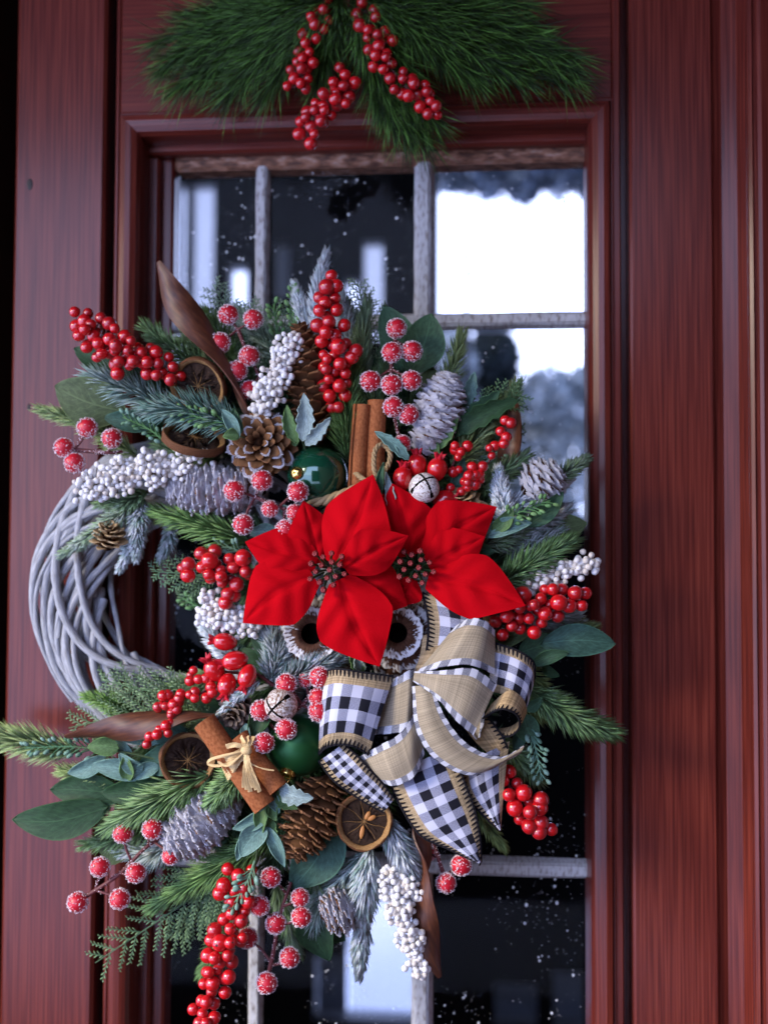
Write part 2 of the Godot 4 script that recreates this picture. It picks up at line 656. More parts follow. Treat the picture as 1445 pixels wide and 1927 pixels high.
# ---------------------------------------------------------------- what stands round the door
func build_porch() -> void:
	var b := MB.new()
	b.box(Vector3(-2.2, -1.5, -0.055), Vector3(2.2, -1.36, 2.2), 0.01)
	struct("porch_floor", b.mesh(M["porch boards"]))
	b = MB.new()
	b.box(Vector3(-2.2, 0.955, -0.055), Vector3(2.2, 1.05, 1.6), 0.01)
	struct("porch_ceiling", b.mesh(M["porch boards"]))
	b = MB.new()
	b.box(Vector3(0.72, -1.355, 0.06), Vector3(0.86, 2.4, 4.5), 0.005)
	b.box(Vector3(-0.75, -1.355, 3.1), Vector3(0.72, 0.9, 3.2), 0.005)
	b.box(Vector3(0.50, -1.355, -0.06), Vector3(0.86, 0.95, -0.022), 0.002)
	var px := P(22, 700, 0).x
	b.box(Vector3(-2.2, -1.355, -0.30), Vector3(px - 0.05, 0.95, 0.03), 0.002)
	b.box(Vector3(px - 0.06, -1.355, -0.36), Vector3(px + 0.03, 0.95, -0.302), 0.002)
	struct("porch_wall", b.mesh(M["porch boards"]))
	# snowy ground to the horizon
	b = MB.new()
	for i in 24:
		for j in 24:
			var f := func(k: float) -> float: return signf(k - 12.0) * pow(absf(k - 12.0) / 12.0, 3.0) * 260.0
			var x0: float = f.call(i)
			var x1: float = f.call(i + 1.0)
			var z0: float = f.call(j)
			var z1: float = f.call(j + 1.0)
			b.flat_quad(Vector3(x0, -1.62, z0), Vector3(x1, -1.62, z0), Vector3(x1, -1.62, z1), Vector3(x0, -1.62, z1), Vector3.UP)
	struct("snowy_ground", b.mesh(M["snow"]))


# the dim room behind the panes, with windows in its far wall
func build_room() -> void:
	var bz := -2.3
	var xl := -1.9
	var xr := 1.5
	var y0 := -1.5
	var y1 := 2.0
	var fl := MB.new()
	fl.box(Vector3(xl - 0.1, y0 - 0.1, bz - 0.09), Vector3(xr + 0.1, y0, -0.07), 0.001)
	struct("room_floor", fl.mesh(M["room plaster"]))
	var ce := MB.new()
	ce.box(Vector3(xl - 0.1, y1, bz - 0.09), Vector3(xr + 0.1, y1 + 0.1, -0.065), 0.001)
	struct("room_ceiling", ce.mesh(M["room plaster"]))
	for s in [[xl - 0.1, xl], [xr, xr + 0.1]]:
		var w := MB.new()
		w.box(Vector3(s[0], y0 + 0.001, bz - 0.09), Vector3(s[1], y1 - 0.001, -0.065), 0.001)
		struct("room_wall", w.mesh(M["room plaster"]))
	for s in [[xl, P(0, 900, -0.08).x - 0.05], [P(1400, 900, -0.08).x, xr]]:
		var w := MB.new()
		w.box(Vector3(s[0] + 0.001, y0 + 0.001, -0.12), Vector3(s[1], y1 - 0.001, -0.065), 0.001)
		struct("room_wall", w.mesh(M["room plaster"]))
	# far wall with openings given in photograph points: x0, y0, x1, y1
	var holes := [[334, 345, 400, 700], [430, 500, 464, 600], [520, 456, 545, 560], [683, 452, 720, 640], [651, 525, 673, 600], [826, 258, 1190, 980], [652, 1690, 790, 2080], [592, 1800, 650, 2080], [930, 1850, 1010, 2080], [1040, 1830, 1100, 2080]]
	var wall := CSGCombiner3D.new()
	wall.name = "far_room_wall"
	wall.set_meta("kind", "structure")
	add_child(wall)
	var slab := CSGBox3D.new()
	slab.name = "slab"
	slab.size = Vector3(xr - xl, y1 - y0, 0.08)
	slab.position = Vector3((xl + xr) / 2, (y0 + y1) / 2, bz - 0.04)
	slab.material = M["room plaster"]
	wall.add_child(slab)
	for h in holes:
		var p := P(h[0], h[1], bz)
		var q := P(h[2], h[3], bz)
		var cut := CSGBox3D.new()
		cut.name = "opening"
		cut.operation = CSGShape3D.OPERATION_SUBTRACTION
		cut.size = Vector3(q.x - p.x, p.y - maxf(q.y, y0 + 0.05), 0.3)
		cut.position = Vector3((p.x + q.x) / 2, (p.y + maxf(q.y, y0 + 0.05)) / 2, bz - 0.04)
		cut.material = M["far window frame"]
		wall.add_child(cut, true)
	var fw := thing("window", "bright window across the dark room seen through the top row of panes", "window", P(1000, 700, bz))
	var f0 := P(871, 970, bz - 0.02)
	var f1 := P(884, 470, bz - 0.02)
	board(fw, "glazing_bar", Vector3(f0.x, f0.y, bz - 0.05), Vector3(f1.x, f1.y, bz - 0.02), "far window frame")
	f0 = P(826, 618, bz - 0.02)
	f1 = P(1190, 600, bz - 0.02)
	board(fw, "glazing_bar", Vector3(f0.x, f0.y, bz - 0.075), Vector3(f1.x, f1.y, bz - 0.051), "far window frame")
	var sw := thing("window", "slim tall window glimpsed through the smallest top pane", "window", P(370, 600, bz))
	f0 = P(344, 690, bz)
	f1 = P(362, 345, bz)
	board(sw, "glazing_bar", Vector3(f0.x, f0.y, bz - 0.05), Vector3(f1.x, f1.y, bz - 0.02), "far window frame")

	# milky old panes in the low openings
	for h in [[652, 1690, 790, 0, 2080, "tall milky window low down behind the hanging frosted fir"], [592, 1800, 650, 1, 2080, "narrow dim window beside the tall milky one"], [930, 1850, 1010, 1, 2080, "narrow dim window low behind the lowest outer pane"], [1040, 1830, 1100, 1, 2080, "dim window low down nearest the moulded door edge"], [334, 345, 400, 2, 700, "pale glass of the slim window behind the smallest top pane"], [520, 456, 545, 1, 560, "short dim window just past the first upright muntin"], [683, 452, 720, 2, 640, "bright narrow window behind the middle top pane"], [651, 525, 673, 0, 600, "small milky window beside the bright narrow one"], [430, 500, 464, 0, 600, "small bright window between slim window and first muntin"]]:
		var a := P(h[0], h[4], bz)
		var c := P(h[2], h[1], bz)
		var g := MB.new()
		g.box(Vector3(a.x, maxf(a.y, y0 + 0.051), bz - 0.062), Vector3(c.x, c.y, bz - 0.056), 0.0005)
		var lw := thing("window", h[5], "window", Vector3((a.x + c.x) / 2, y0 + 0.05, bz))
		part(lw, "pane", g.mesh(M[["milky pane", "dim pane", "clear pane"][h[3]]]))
	# trees in the garden beyond
	var z := bz - 1.6
	leafy("frosted_bush", "frosty blue grey bush blurred beyond the far window", P(1050, 1120, z), [[1060, 840, 0.30, 0.36], [1010, 1000, 0.35, 0.3], [1120, 770, 0.18, 0.20], [1030, 760, 0.14, 0.16], [940, 930, 0.2, 0.25], [846, 690, 0.10, 0.16], [850, 800, 0.14, 0.2]], z, 11000, Color(0.22, 0.26, 0.28), Color(0.58, 0.62, 0.65), 0.05)
	leafy("evergreen_tree", "dark evergreen tree blurred behind the pane beside the bushy leaves", P(920, 1120, z - 0.4), [[925, 680, 0.14, 0.17], [935, 800, 0.17, 0.25], [900, 940, 0.22, 0.25]], z - 0.4, 6000, Color(0.012, 0.018, 0.02), Color(0.05, 0.07, 0.08), 0.05)
	leafy("overhanging_tree", "dark frosty foliage hanging at the top of the bright pane", P(1400, 200, z), [[850, 300, 0.12, 0.14], [910, 308, 0.14, 0.15], [985, 305, 0.14, 0.15], [1060, 300, 0.15, 0.16], [1130, 318, 0.12, 0.13], [985, 325, 0.10, 0.12]], z, 9000, Color(0.012, 0.022, 0.035), Color(0.34, 0.42, 0.55), 0.045)


func leafy(called: String, label: String, base: Vector3, lumps: Array, z: float, many: int, dark: Color, pale: Color, size: float) -> void:
	var o := thing(called, label, "tree" if called.ends_with("tree") else "bush", Vector3(base.x, -1.62, base.z))
	var b := MB.new()
	var tr := MB.new()
	tr.col = Color(0.03, 0.024, 0.02)
	var over := called.begins_with("overhanging")
	var fork := Vector3(base.x + 0.02, 1.75 if over else P(lumps[0][0], lumps[0][1], z).y - 0.2, base.z - 0.12)
	tr.tube(PackedVector3Array([Vector3(base.x, -1.62, base.z - 0.12), Vector3(base.x + 0.02, -0.6, base.z - 0.12), fork]), PackedFloat32Array([0.07, 0.05, 0.02]), 9)
	for l in lumps:
		var cpos := P(l[0], l[1], z)
		tr.tube(PackedVector3Array([fork if not over else (fork if l[1] < 400 else cpos + Vector3(0.0, 0.9, 0.0)), cpos]), PackedFloat32Array([0.018 if l[1] < 400 or not over else 0.004, 0.005]), 6)
		for k in many / lumps.size():
			var q := rvec() * pow(rng.randf(), 0.42)
			var p := cpos + Vector3(q.x * l[2], q.y * l[3], q.z * 0.25)
			var d := rvec()
			var s := d.cross(rvec()).normalized() * size * 0.34
			b.col = dark.lerp(pale, pow(rng.randf(), 4.0))
			var e := d * size * rnd(0.6, 1.2)
			var nn := d.cross(s).normalized()
			b.tri(b.vert(p, nn), b.vert(p + e * 0.5 + s, nn), b.vert(p + e, nn))
			b.tri(b.vert(p, nn), b.vert(p + e, nn), b.vert(p + e * 0.5 - s, nn))
	part(o, "trunk", tr.mesh(M["frosted leaf"]))
	part(o, "crown", b.mesh(M["frosted leaf"]), Transform3D.IDENTITY, null, "stuff")


# ---------------------------------------------------------------- materials of the wreath
func weave(img: Image, x: int, y: int, c: Color, per: float, depth: float) -> void:
	var a := sin(x * TAU / per) * sin(y * TAU / per)
	var s := 1.0 + depth * a
	img.set_pixel(x, y, Color(c.r * s, c.g * s, c.b * s).linear_to_srgb())


func make_ribbon_textures() -> void:
	var g := RandomNumberGenerator.new()
	g.seed = 77
	var tx := PackedFloat32Array()
	var ty := PackedFloat32Array()
	for i in 512:
		tx.append(g.randf_range(0.68, 1.25))
		ty.append(g.randf_range(0.68, 1.25))
	# buffalo check between two burlap borders: x across the ribbon, 0.96 of its width along it
	var w := 400
	var h := 384
	var img := Image.create(w, h, false, Image.FORMAT_RGB8)
	for y in h:
		for x in w:
			var u := float(x) / w
			var c: Color
			if u < 0.18 or u > 0.82:
				var k := tx[x / 4] * ty[y / 4]
				c = Color(0.34 * k, 0.255 * k, 0.15 * k)
				weave(img, x, y, c, 8.0, 0.22)
				continue
			var across := int((u - 0.18) / 0.16) % 2
			var along := int(float(y) / (h / 6.0)) % 2
			var white := Color(0.52, 0.53, 0.64)
			var black := Color(0.012, 0.012, 0.018)
			if across + along == 0:
				c = white
			elif across + along == 2:
				c = black
			else:
				var step := (x + y) % 8 < 4 if along == 0 else (x - y + 800) % 8 < 4
				c = white if step else Color(0.02, 0.025, 0.07)
			weave(img, x, y, c, 6.0, 0.16)
	var m := mat("check ribbon", Color.WHITE, 0.85, 0.25)
	m.albedo_texture = ImageTexture.create_from_image(img)
	# plain linen with a narrow checked binding along both edges
	img = Image.create(w, h, false, Image.FORMAT_RGB8)
	for y in h:
		for x in w:
			var u := float(x) / w
			var c: Color
			if u < 0.15 or u > 0.85:
				var block := int(float(y) / (h / 8.0)) % 2
				var lines := (x * 2 + y) % 12 < (8 if block else 2)
				c = Color(0.014, 0.015, 0.028) if lines else Color(0.66, 0.67, 0.74)
				if u < 0.012 or u > 0.988:
					c = Color(0.02, 0.02, 0.035) if block else Color(0.5, 0.5, 0.55)
			else:
				var k := tx[x / 2] * ty[y / 2 + 100]
				k = lerpf(k, 1.0, 0.2)
				c = Color(0.34 * k, 0.28 * k, 0.195 * k)
			weave(img, x, y, c, 4.0, 0.14)
	m = mat("linen ribbon", Color.WHITE, 0.9, 0.2)
	m.albedo_texture = ImageTexture.create_from_image(img)
	# plain burlap underside
	img = Image.create(192, 192, false, Image.FORMAT_RGB8)
	for y in 192:
		for x in 192:
			var k := tx[x / 3] * ty[y / 3]
			weave(img, x, y, Color(0.38 * k, 0.265 * k, 0.14 * k), 6.0, 0.25)
	m = mat("burlap ribbon", Color.WHITE, 0.92, 0.2)
	m.albedo_texture = ImageTexture.create_from_image(img)


func make_leaf_texture() -> ImageTexture:
	var g := FastNoiseLite.new()
	g.frequency = 0.03
	var img := Image.create(192, 256, false, Image.FORMAT_RGB8)
	for y in 256:
		for x in 192:
			var s := (x - 95.5) / 95.5
			var t := y / 255.0
			var k := 0.80 + 0.16 * g.get_noise_2d(x, y) + 0.08 * g.get_noise_2d(x * 5.0, y * 5.0)
			var side := fposmod((t - absf(s) * 0.42) * 9.0 + g.get_noise_2d(x * 0.5, y * 0.5) * 0.6, 1.0)
			var vein := smoothstep(0.10, 0.0, absf(side - 0.5)) * 0.16
			var mid := smoothstep(0.045, 0.0, absf(s)) * 0.5
			k += vein + mid
			var edge := smoothstep(0.90, 1.0, absf(s)) * 0.25
			img.set_pixel(x, y, Color(k + mid * 0.1 + edge, k + edge, k - mid * 0.12 + edge * 0.7))
	return ImageTexture.create_from_image(img)


func make_wreath_materials() -> void:
	make_ribbon_textures()
	var m := mat("glossy berry", Color(0.50, 0.006, 0.010), 0.22, 0.5)
	m.clearcoat_enabled = true
	m.clearcoat = 0.7
	m.clearcoat_roughness = 0.08
	m = m.duplicate()
	m.albedo_color = Color(0.40, 0.005, 0.009).linear_to_srgb()
	m.roughness = 0.3
	M["dark berry"] = m
	mat("berry tip", Color(0.03, 0.004, 0.004), 0.6)
	mat("red stem", Color(0.09, 0.012, 0.014), 0.6)
	mat("brown twig", Color(0.07, 0.035, 0.02), 0.8)
	m = mat("sugared berry", Color(0.50, 0.008, 0.022), 0.4, 0.5)
	mat("sugar", Color(0.82, 0.72, 0.76), 0.55, 0.5)
	mat("white bead", Color(0.70, 0.69, 0.69), 0.7, 0.3)
	mat("cream bead", Color(0.60, 0.55, 0.50), 0.7, 0.3)
	m = mat("velvet", Color(0.40, 0.002, 0.006), 0.95, 0.1)
	m.rim_enabled = true
	m.rim = 0.12
	m.rim_tint = 0.9
	vmat("needle", 0.5, 0.45)
	vmat("foliage", 0.6, 0.4)
	var veins := make_leaf_texture()
	relief(M["velvet"], veins, 0.045)
	for k in [["eucalyptus leaf", Color(0.060, 0.135, 0.072)], ["deep leaf", Color(0.034, 0.085, 0.036)], ["teal leaf", Color(0.055, 0.130, 0.095)], ["sage leaf", Color(0.18, 0.32, 0.28)], ["fresh leaf", Color(0.13, 0.24, 0.09)], ["olive leaf", Color(0.105, 0.150, 0.065)], ["frosty leaf", Color(0.34, 0.45, 0.45)]]:
		m = mat(k[0], k[1], 0.55, 0.28)
		m.albedo_texture = veins
		relief(m, veins, 0.05)
		m.backlight_enabled = true
		m.backlight = Color(0.12, 0.16, 0.08)
	var bark := noise_tex(0.05, 4, [[0.0, Color(0.16, 0.045, 0.015)], [0.35, Color(0.25, 0.080, 0.028)], [0.6, Color(0.30, 0.10, 0.037)], [1.0, Color(0.38, 0.15, 0.06)]], 41)
	m = mat("cinnamon bark", Color.WHITE, 0.8, 0.25)
	m.albedo_texture = bark
	m.uv1_scale = Vector3(1.4, 0.8, 1)
	relief(m, bark, 0.03)
	vmat("cone scale", 0.75, 0.3)
	mat("cone core", Color(0.02, 0.009, 0.005), 0.9, 0.1)
	var crust := noise_tex(0.09, 3, [], 44)
	m = mat("snow crust", Color(0.78, 0.77, 0.85), 0.95, 0.15)
	tri(m, Vector3(40, 40, 40))
	relief(m, crust, 0.12)
	var ash := noise_tex(0.035, 4, [[0.0, Color(0.10, 0.09, 0.085)], [0.3, Color(0.24, 0.24, 0.255)], [0.55, Color(0.35, 0.36, 0.385)], [0.9, Color(0.47, 0.48, 0.515)], [1.0, Color(0.40, 0.24, 0.12)]], 51)
	m = mat("willow", Color.WHITE, 0.75, 0.3)
	m.albedo_texture = ash
	m.uv1_scale = Vector3(1.6, 0.16, 1)
	relief(m, ash, 0.05)
	var pod := noise_tex(0.03, 4, [[0.0, Color(0.045, 0.013, 0.007)], [0.45, Color(0.085, 0.026, 0.012)], [0.7, Color(0.105, 0.034, 0.015)], [1.0, Color(0.16, 0.06, 0.025)]], 61)
	m = mat("dry pod", Color.WHITE, 0.48, 0.5)
	m.albedo_texture = pod
	m.uv1_scale = Vector3(0.5, 0.5, 1)
	relief(m, pod, 0.04)
	m = mat("orange rind", Color.WHITE, 0.8, 0.3)
	m.albedo_texture = noise_tex(0.06, 3, [[0.0, Color(0.05, 0.02, 0.010)], [0.5, Color(0.13, 0.052, 0.022)], [1.0, Color(0.26, 0.12, 0.05)]], 71)
	tri(m, Vector3(30, 30, 30))
	relief(m, crust, 0.06)
	m = mat("orange pith", Color.WHITE, 0.85, 0.2)
	m.albedo_texture = noise_tex(0.05, 3, [[0.0, Color(0.14, 0.065, 0.025)], [0.5, Color(0.30, 0.165, 0.065)], [1.0, Color(0.46, 0.30, 0.14)]], 72)
	tri(m, Vector3(30, 30, 30))
	m = mat("orange flesh", Color.WHITE, 0.6, 0.4)
	m.albedo_texture = noise_tex(0.05, 4, [[0.0, Color(0.012, 0.006, 0.004)], [0.5, Color(0.034, 0.015, 0.008)], [1.0, Color(0.10, 0.045, 0.02)]], 73)
	tri(m, Vector3(30, 30, 30))
	relief(m, crust, 0.15)
	mat("orange pip", Color(0.42, 0.17, 0.04), 0.5)
	m = mat("glossy green glass", Color(0.006, 0.070, 0.036), 0.12, 0.6)
	m.metallic = 0.35
	m.clearcoat_enabled = true
	m.clearcoat = 1.0
	m.clearcoat_roughness = 0.03
	m = mat("satin green glass", Color(0.012, 0.085, 0.022), 0.42, 0.5)
	m.metallic = 0.55
	m = mat("gilt", Color(0.75, 0.55, 0.16), 0.2)
	m.metallic = 1.0
	mat("dark hollow", Color(0.008, 0.006, 0.005), 0.9, 0.1)
	m = mat("chipped bell paint", Color.WHITE, 0.55, 0.4)
	m.albedo_texture = noise_tex(0.028, 4, [[0.0, Color(0.16, 0.085, 0.05)], [0.47, Color(0.24, 0.14, 0.09)], [0.52, Color(0.62, 0.58, 0.55)], [1.0, Color(0.74, 0.72, 0.70)]], 81)
	tri(m, Vector3(24, 24, 24))
	m = mat("white bell paint", Color.WHITE, 0.5, 0.4)
	m.albedo_texture = noise_tex(0.028, 4, [[0.0, Color(0.16, 0.085, 0.05)], [0.33, Color(0.22, 0.12, 0.08)], [0.38, Color(0.62, 0.58, 0.55)], [1.0, Color(0.74, 0.72, 0.70)]], 82)
	tri(m, Vector3(24, 24, 24))
	m = mat("jute", Color.WHITE, 0.95, 0.1)
	m.albedo_texture = noise_tex(0.08, 3, [[0.0, Color(0.16, 0.10, 0.045)], [0.5, Color(0.34, 0.235, 0.12)], [1.0, Color(0.52, 0.40, 0.24)]], 91)
	m.uv1_scale = Vector3(0.4, 3, 1)
	m = mat("raffia", Color.WHITE, 0.7, 0.3)
	m.albedo_texture = noise_tex(0.05, 3, [[0.0, Color(0.38, 0.24, 0.10)], [0.5, Color(0.62, 0.44, 0.21)], [1.0, Color(0.75, 0.60, 0.36)]], 92)
	m.uv1_scale = Vector3(3, 0.3, 1)
	mat("stitch thread", Color(0.014, 0.013, 0.016), 0.8, 0.2)
	mat("green stalk", Color(0.02, 0.05, 0.012), 0.6)
	mat("flower bud", Color(0.17, 0.010, 0.012), 0.6)
	mat("flower star", Color(0.34, 0.05, 0.05), 0.7)
	vmat("cut cone", 0.9, 0.15)


# ---------------------------------------------------------------- meshes used many times
func make_shared_meshes() -> void:
	var b := MB.new()
	b.ball(Vector3.ZERO, Vector3.ONE, 22, 14)
	var am := b.mesh(M["glossy berry"])
	b = MB.new()
	b.ball(Vector3(0, -0.98, 0), Vector3(0.16, 0.07, 0.16), 8, 4)
	K["berry_0"] = b.mesh(M["berry tip"], am)
	for k in 2:
		var g := MB.new()
		g.ball(Vector3.ZERO, Vector3.ONE, 22, 14)
		for i in g.v.size():
			var q := g.v[i]
			g.v[i] = q * (1.0 + 0.025 * sin(q.x * 4.0 + k * 2.0) * cos(q.y * 3.0 + k)) - Vector3(0, 0.06 * exp(-q.distance_squared_to(Vector3.UP) * 9.0), 0)
		am = g.mesh(M["glossy berry" if k == 0 else "dark berry"])
		K["berry_%d" % (k + 1)] = b.mesh(M["berry tip"], am)
	for k in 3:
		b = MB.new()
		b.ball(Vector3.ZERO, Vector3.ONE * 0.95, 20, 12)
		am = b.mesh(M["sugared berry"])
		b = MB.new()
		for i in 430:
			var d := rvec()
			if d.dot(Vector3(0.5, 0.3, 0.8).normalized()) > 0.72 and rng.randf() < 0.75:
				continue
			var t := Basis(rvec(), rnd(0, 6.0)) * Basis.from_scale(Vector3(1, 1, 2.2))
			b.grain(d * rnd(0.93, 1.06), rnd(0.026, 0.062), t)
		K["sugared_%d" % k] = b.mesh(M["sugar"], am)
	b = MB.new()
	b.ball(Vector3.ZERO, Vector3.ONE, 12, 8)
	for k in 3:
		am = b.mesh(M[["white bead", "white bead", "cream bead"][k]])
		var g := MB.new()
		g.ball(Vector3(0, 0.93, 0), Vector3(0.22, 0.12, 0.22) if k else Vector3(0.30, 0.16, 0.30), 7, 4)
		for i in 12:
			g.grain(rvec() * 0.97, rnd(0.06, 0.13), Basis(rvec(), rnd(0, 3)))
		K["bead_%d" % k] = g.mesh(M["brown twig" if k == 0 else "white bead"], am) if k else am
	# cone scales: a little shield, root at the origin, tip at y = 1, outside at +z
	for kind in ["brown", "tan", "grey", "amber", "snowy", "dusted"]:
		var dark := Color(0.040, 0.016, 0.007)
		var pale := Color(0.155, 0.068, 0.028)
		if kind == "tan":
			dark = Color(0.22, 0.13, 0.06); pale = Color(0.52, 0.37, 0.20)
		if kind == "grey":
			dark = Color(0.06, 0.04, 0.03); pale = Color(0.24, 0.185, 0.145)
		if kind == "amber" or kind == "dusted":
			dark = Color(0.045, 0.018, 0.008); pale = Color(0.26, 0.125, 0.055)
		for variant in 3:
			b = MB.new()
			var rows := []
			for i in 7:
				var t := i / 6.0
				var line := PackedVector3Array()
				for j in 7:
					var s := j / 3.0 - 1.0
					var w := 0.22 + 0.34 * sin(PI * minf(t * 0.62, 0.5)) if t < 0.8 else 0.56 * sqrt(maxf(0.0, 1.0 - pow((t - 0.72) / 0.30, 2.0)))
					var wave := 0.03 * sin(s * 7.0 + variant * 2.0) * t
					line.append(Vector3(s * w, t + wave - 0.06 * s * s * t, 0.10 * t * t + 0.22 * pow(t, 4.0) - 0.16 * s * s * w))
				rows.append(line)
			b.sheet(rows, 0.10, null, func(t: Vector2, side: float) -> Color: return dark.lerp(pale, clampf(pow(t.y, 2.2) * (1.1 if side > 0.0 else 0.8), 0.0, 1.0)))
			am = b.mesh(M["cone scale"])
			if kind == "snowy" or kind == "dusted":
				b = MB.new()
				rows = []
				var cut := 0.34 if kind == "snowy" else 0.80
				for i in 6:
					var t := lerpf(cut, 1.03, i / 5.0)
					var line := PackedVector3Array()
					for j in 7:
						var s := j / 3.0 - 1.0
						var w := 0.60 * sqrt(maxf(0.02, 1.0 - pow(maxf(0.0, t - 0.70) / 0.36, 2.0)))
						var lump := (0.24 if kind == "snowy" else 0.05) * (0.55 + rnd(-0.3, 0.45)) * sqrt(maxf(0.0, 1.0 - s * s))
						line.append(Vector3(s * w + 0.02 * sin(i * 3.0), t, 0.09 + 0.10 * t * t + 0.22 * pow(t, 4.0) - 0.16 * s * s * w + lump))
					rows.append(line)
				b.sheet(rows, 0.09)
				for i in (26 if kind == "snowy" else 8):
					var q: Vector3 = rows[rng.randi() % 6][rng.randi() % 7]
					b.grain(q + rvec() * 0.05, rnd(0.04, 0.10), Basis(rvec(), rnd(0, 3)))
				am = b.mesh(M["snow crust"], am)
			K["%s_scale_%d" % [kind, variant]] = am


# ---------------------------------------------------------------- makers
func at_px(q: Array) -> Vector3:
	return P(q[0], q[1], q[2] * 0.01)


# a spray of glossy berries round a curved twig
func berry_spray(label: String, group: String, path: Array, n: int, spread: float, r: float, extra := []) -> void:
	var line := spl(path, 40)
	var o := thing("red_berry_spray", label, "berry spray", line[0], group)
	var b := MB.new()
	b.tube(line, radii(40, 0.0016, 0.0007), 7)
	var spots: Array[Vector3] = []
	var sizes: Array[float] = []
	for e in extra:
		spots.append(at_px(e))
		sizes.append(r * PX * (e[3] if e.size() > 3 else 1.0))
	n = int(n * 1.1)
	for i in n:
		var got := false
		for attempt in 60:
			var f := (i + rng.randf()) / n
			var c := line[clampi(int(f * 39), 0, 39)]
			var q := rvec() * spread * 1.22 * PX * sqrt(rng.randf()) * (1.0 - 0.35 * absf(f - 0.45))
			var p := c + Vector3(q.x, q.y, absf(q.z) * 1.1 - 0.003)
			var rr := r * PX * rnd(0.72, 1.0)
			var ok := true
			for k in spots.size():
				if spots[k].distance_to(p) < (sizes[k] + rr) * 0.90:
					ok = false
					break
			if ok:
				spots.append(p)
				sizes.append(rr)
				got = true
				break
		if not got:
			continue
	for k in spots.size():
		var near := line[0]
		for p in line:
			if p.distance_to(spots[k]) < near.distance_to(spots[k]):
				near = p
		b.tube(PackedVector3Array([near, near.lerp(spots[k], 0.6) + Vector3(0, -0.001, 0.001), spots[k]]), PackedFloat32Array([0.0008, 0.0006, 0.0006]), 5, false)
	part(o, "twig", b.mesh(M["red stem"]))
	for k in spots.size():
		var away := (line[20] - spots[k]).normalized() + rvec() * 0.5
		part(o, "berry", K["berry_%d" % (rng.randi() % 3)], Transform3D(facing(away.normalized()).scaled(Vector3.ONE * sizes[k] * 0.98) * Basis.from_scale(Vector3(1, rnd(0.96, 1.1), 1)), spots[k]))


# sugared berries, each [x, y, z, radius] on a stalk from a joint [x, y, z]
func sugared_spray(label: String, stem: Array, berries: Array) -> void:
	var line := spl(stem, 24)
	var o := thing("sugared_berry_spray", label, "berry spray", line[23], "sprays of sugar frosted berries")
	var b := MB.new()
	b.tube(line, radii(24, 0.0016, 0.0022), 7)
	var bumps := MB.new()
	var places: Array[Vector3] = []
	for q in berries:
		var p := at_px(q)
		places.append(p)
		var near := line[0]
		for k in line:
			if k.distance_to(p) < near.distance_to(p):
				near = k
		var i := line.find(near)
		near = line[mini(23, i + 3)]
		var side := PackedVector3Array([near, near.lerp(p, 0.5) + rvec() * 0.002, p])
		b.tube(side, PackedFloat32Array([0.0014, 0.0012, 0.0012]), 6, false)
		for k in 24:
			bumps.grain(near.lerp(p, rng.randf()) + rvec() * 0.0016, rnd(0.0003, 0.0007), Basis(rvec(), 1.0))
	for k in 130:
		bumps.grain(line[rng.randi() % 24].lerp(line[rng.randi() % 24], 0.05) + rvec() * 0.002, rnd(0.0003, 0.0008), Basis(rvec(), 1.0))
	var am := b.mesh(M["red stem"])
	part(o, "stalk", bumps.mesh(M["sugar"], am))
	for i in places.size():
		var r: float = (berries[i][3] if berries[i].size() > 3 else 19.5) * PX * rnd(0.97, 1.04)
		part(o, "berry", K["sugared_%d" % (rng.randi() % 3)], Transform3D(Basis(rvec(), rnd(-0.5, 0.5)).scaled(Vector3.ONE * r), places[i]))


func bead_spray(label: String, path: Array, n: int, spread: float, r: float) -> void:
	r *= 0.88
	n = mini(300, int(n * 1.35))
	var line := spl(path, 30)
	var o := thing("white_bead_spray", label, "berry spray", line[0], "sprays of small white beads")
	var b := MB.new()
	b.tube(line, radii(30, 0.0014, 0.0006), 6)
	var spots: Array[Vector3] = []
	for i in n:
		for attempt in 14:
			var f := (i + rng.randf()) / n
			var c := line[clampi(int(f * 29), 0, 29)]
			var lump := 0.66 + 0.34 * sin(f * 21.0 + spread)
			var q := rvec() * spread * lump * PX * pow(rng.randf(), 0.4)
			var p := c + Vector3(q.x, q.y, absf(q.z) * 0.8)
			var ok := true
			for k in spots:
				if k.distance_to(p) < r * PX * 1.45:
					ok = false
					break
			if ok or attempt == 13:
				spots.append(p)
				if i % 3 == 0:
					b.tube(PackedVector3Array([c, p]), PackedFloat32Array([0.0006, 0.0004]), 4, false)
				break
	part(o, "twig", b.mesh(M["brown twig"]))
	for p in spots:
		part(o, "bead", K["bead_%d" % (rng.randi() % 3)], Transform3D(Basis(rvec(), 1.0).scaled(Vector3.ONE * r * PX * rnd(0.75, 1.12)), p))


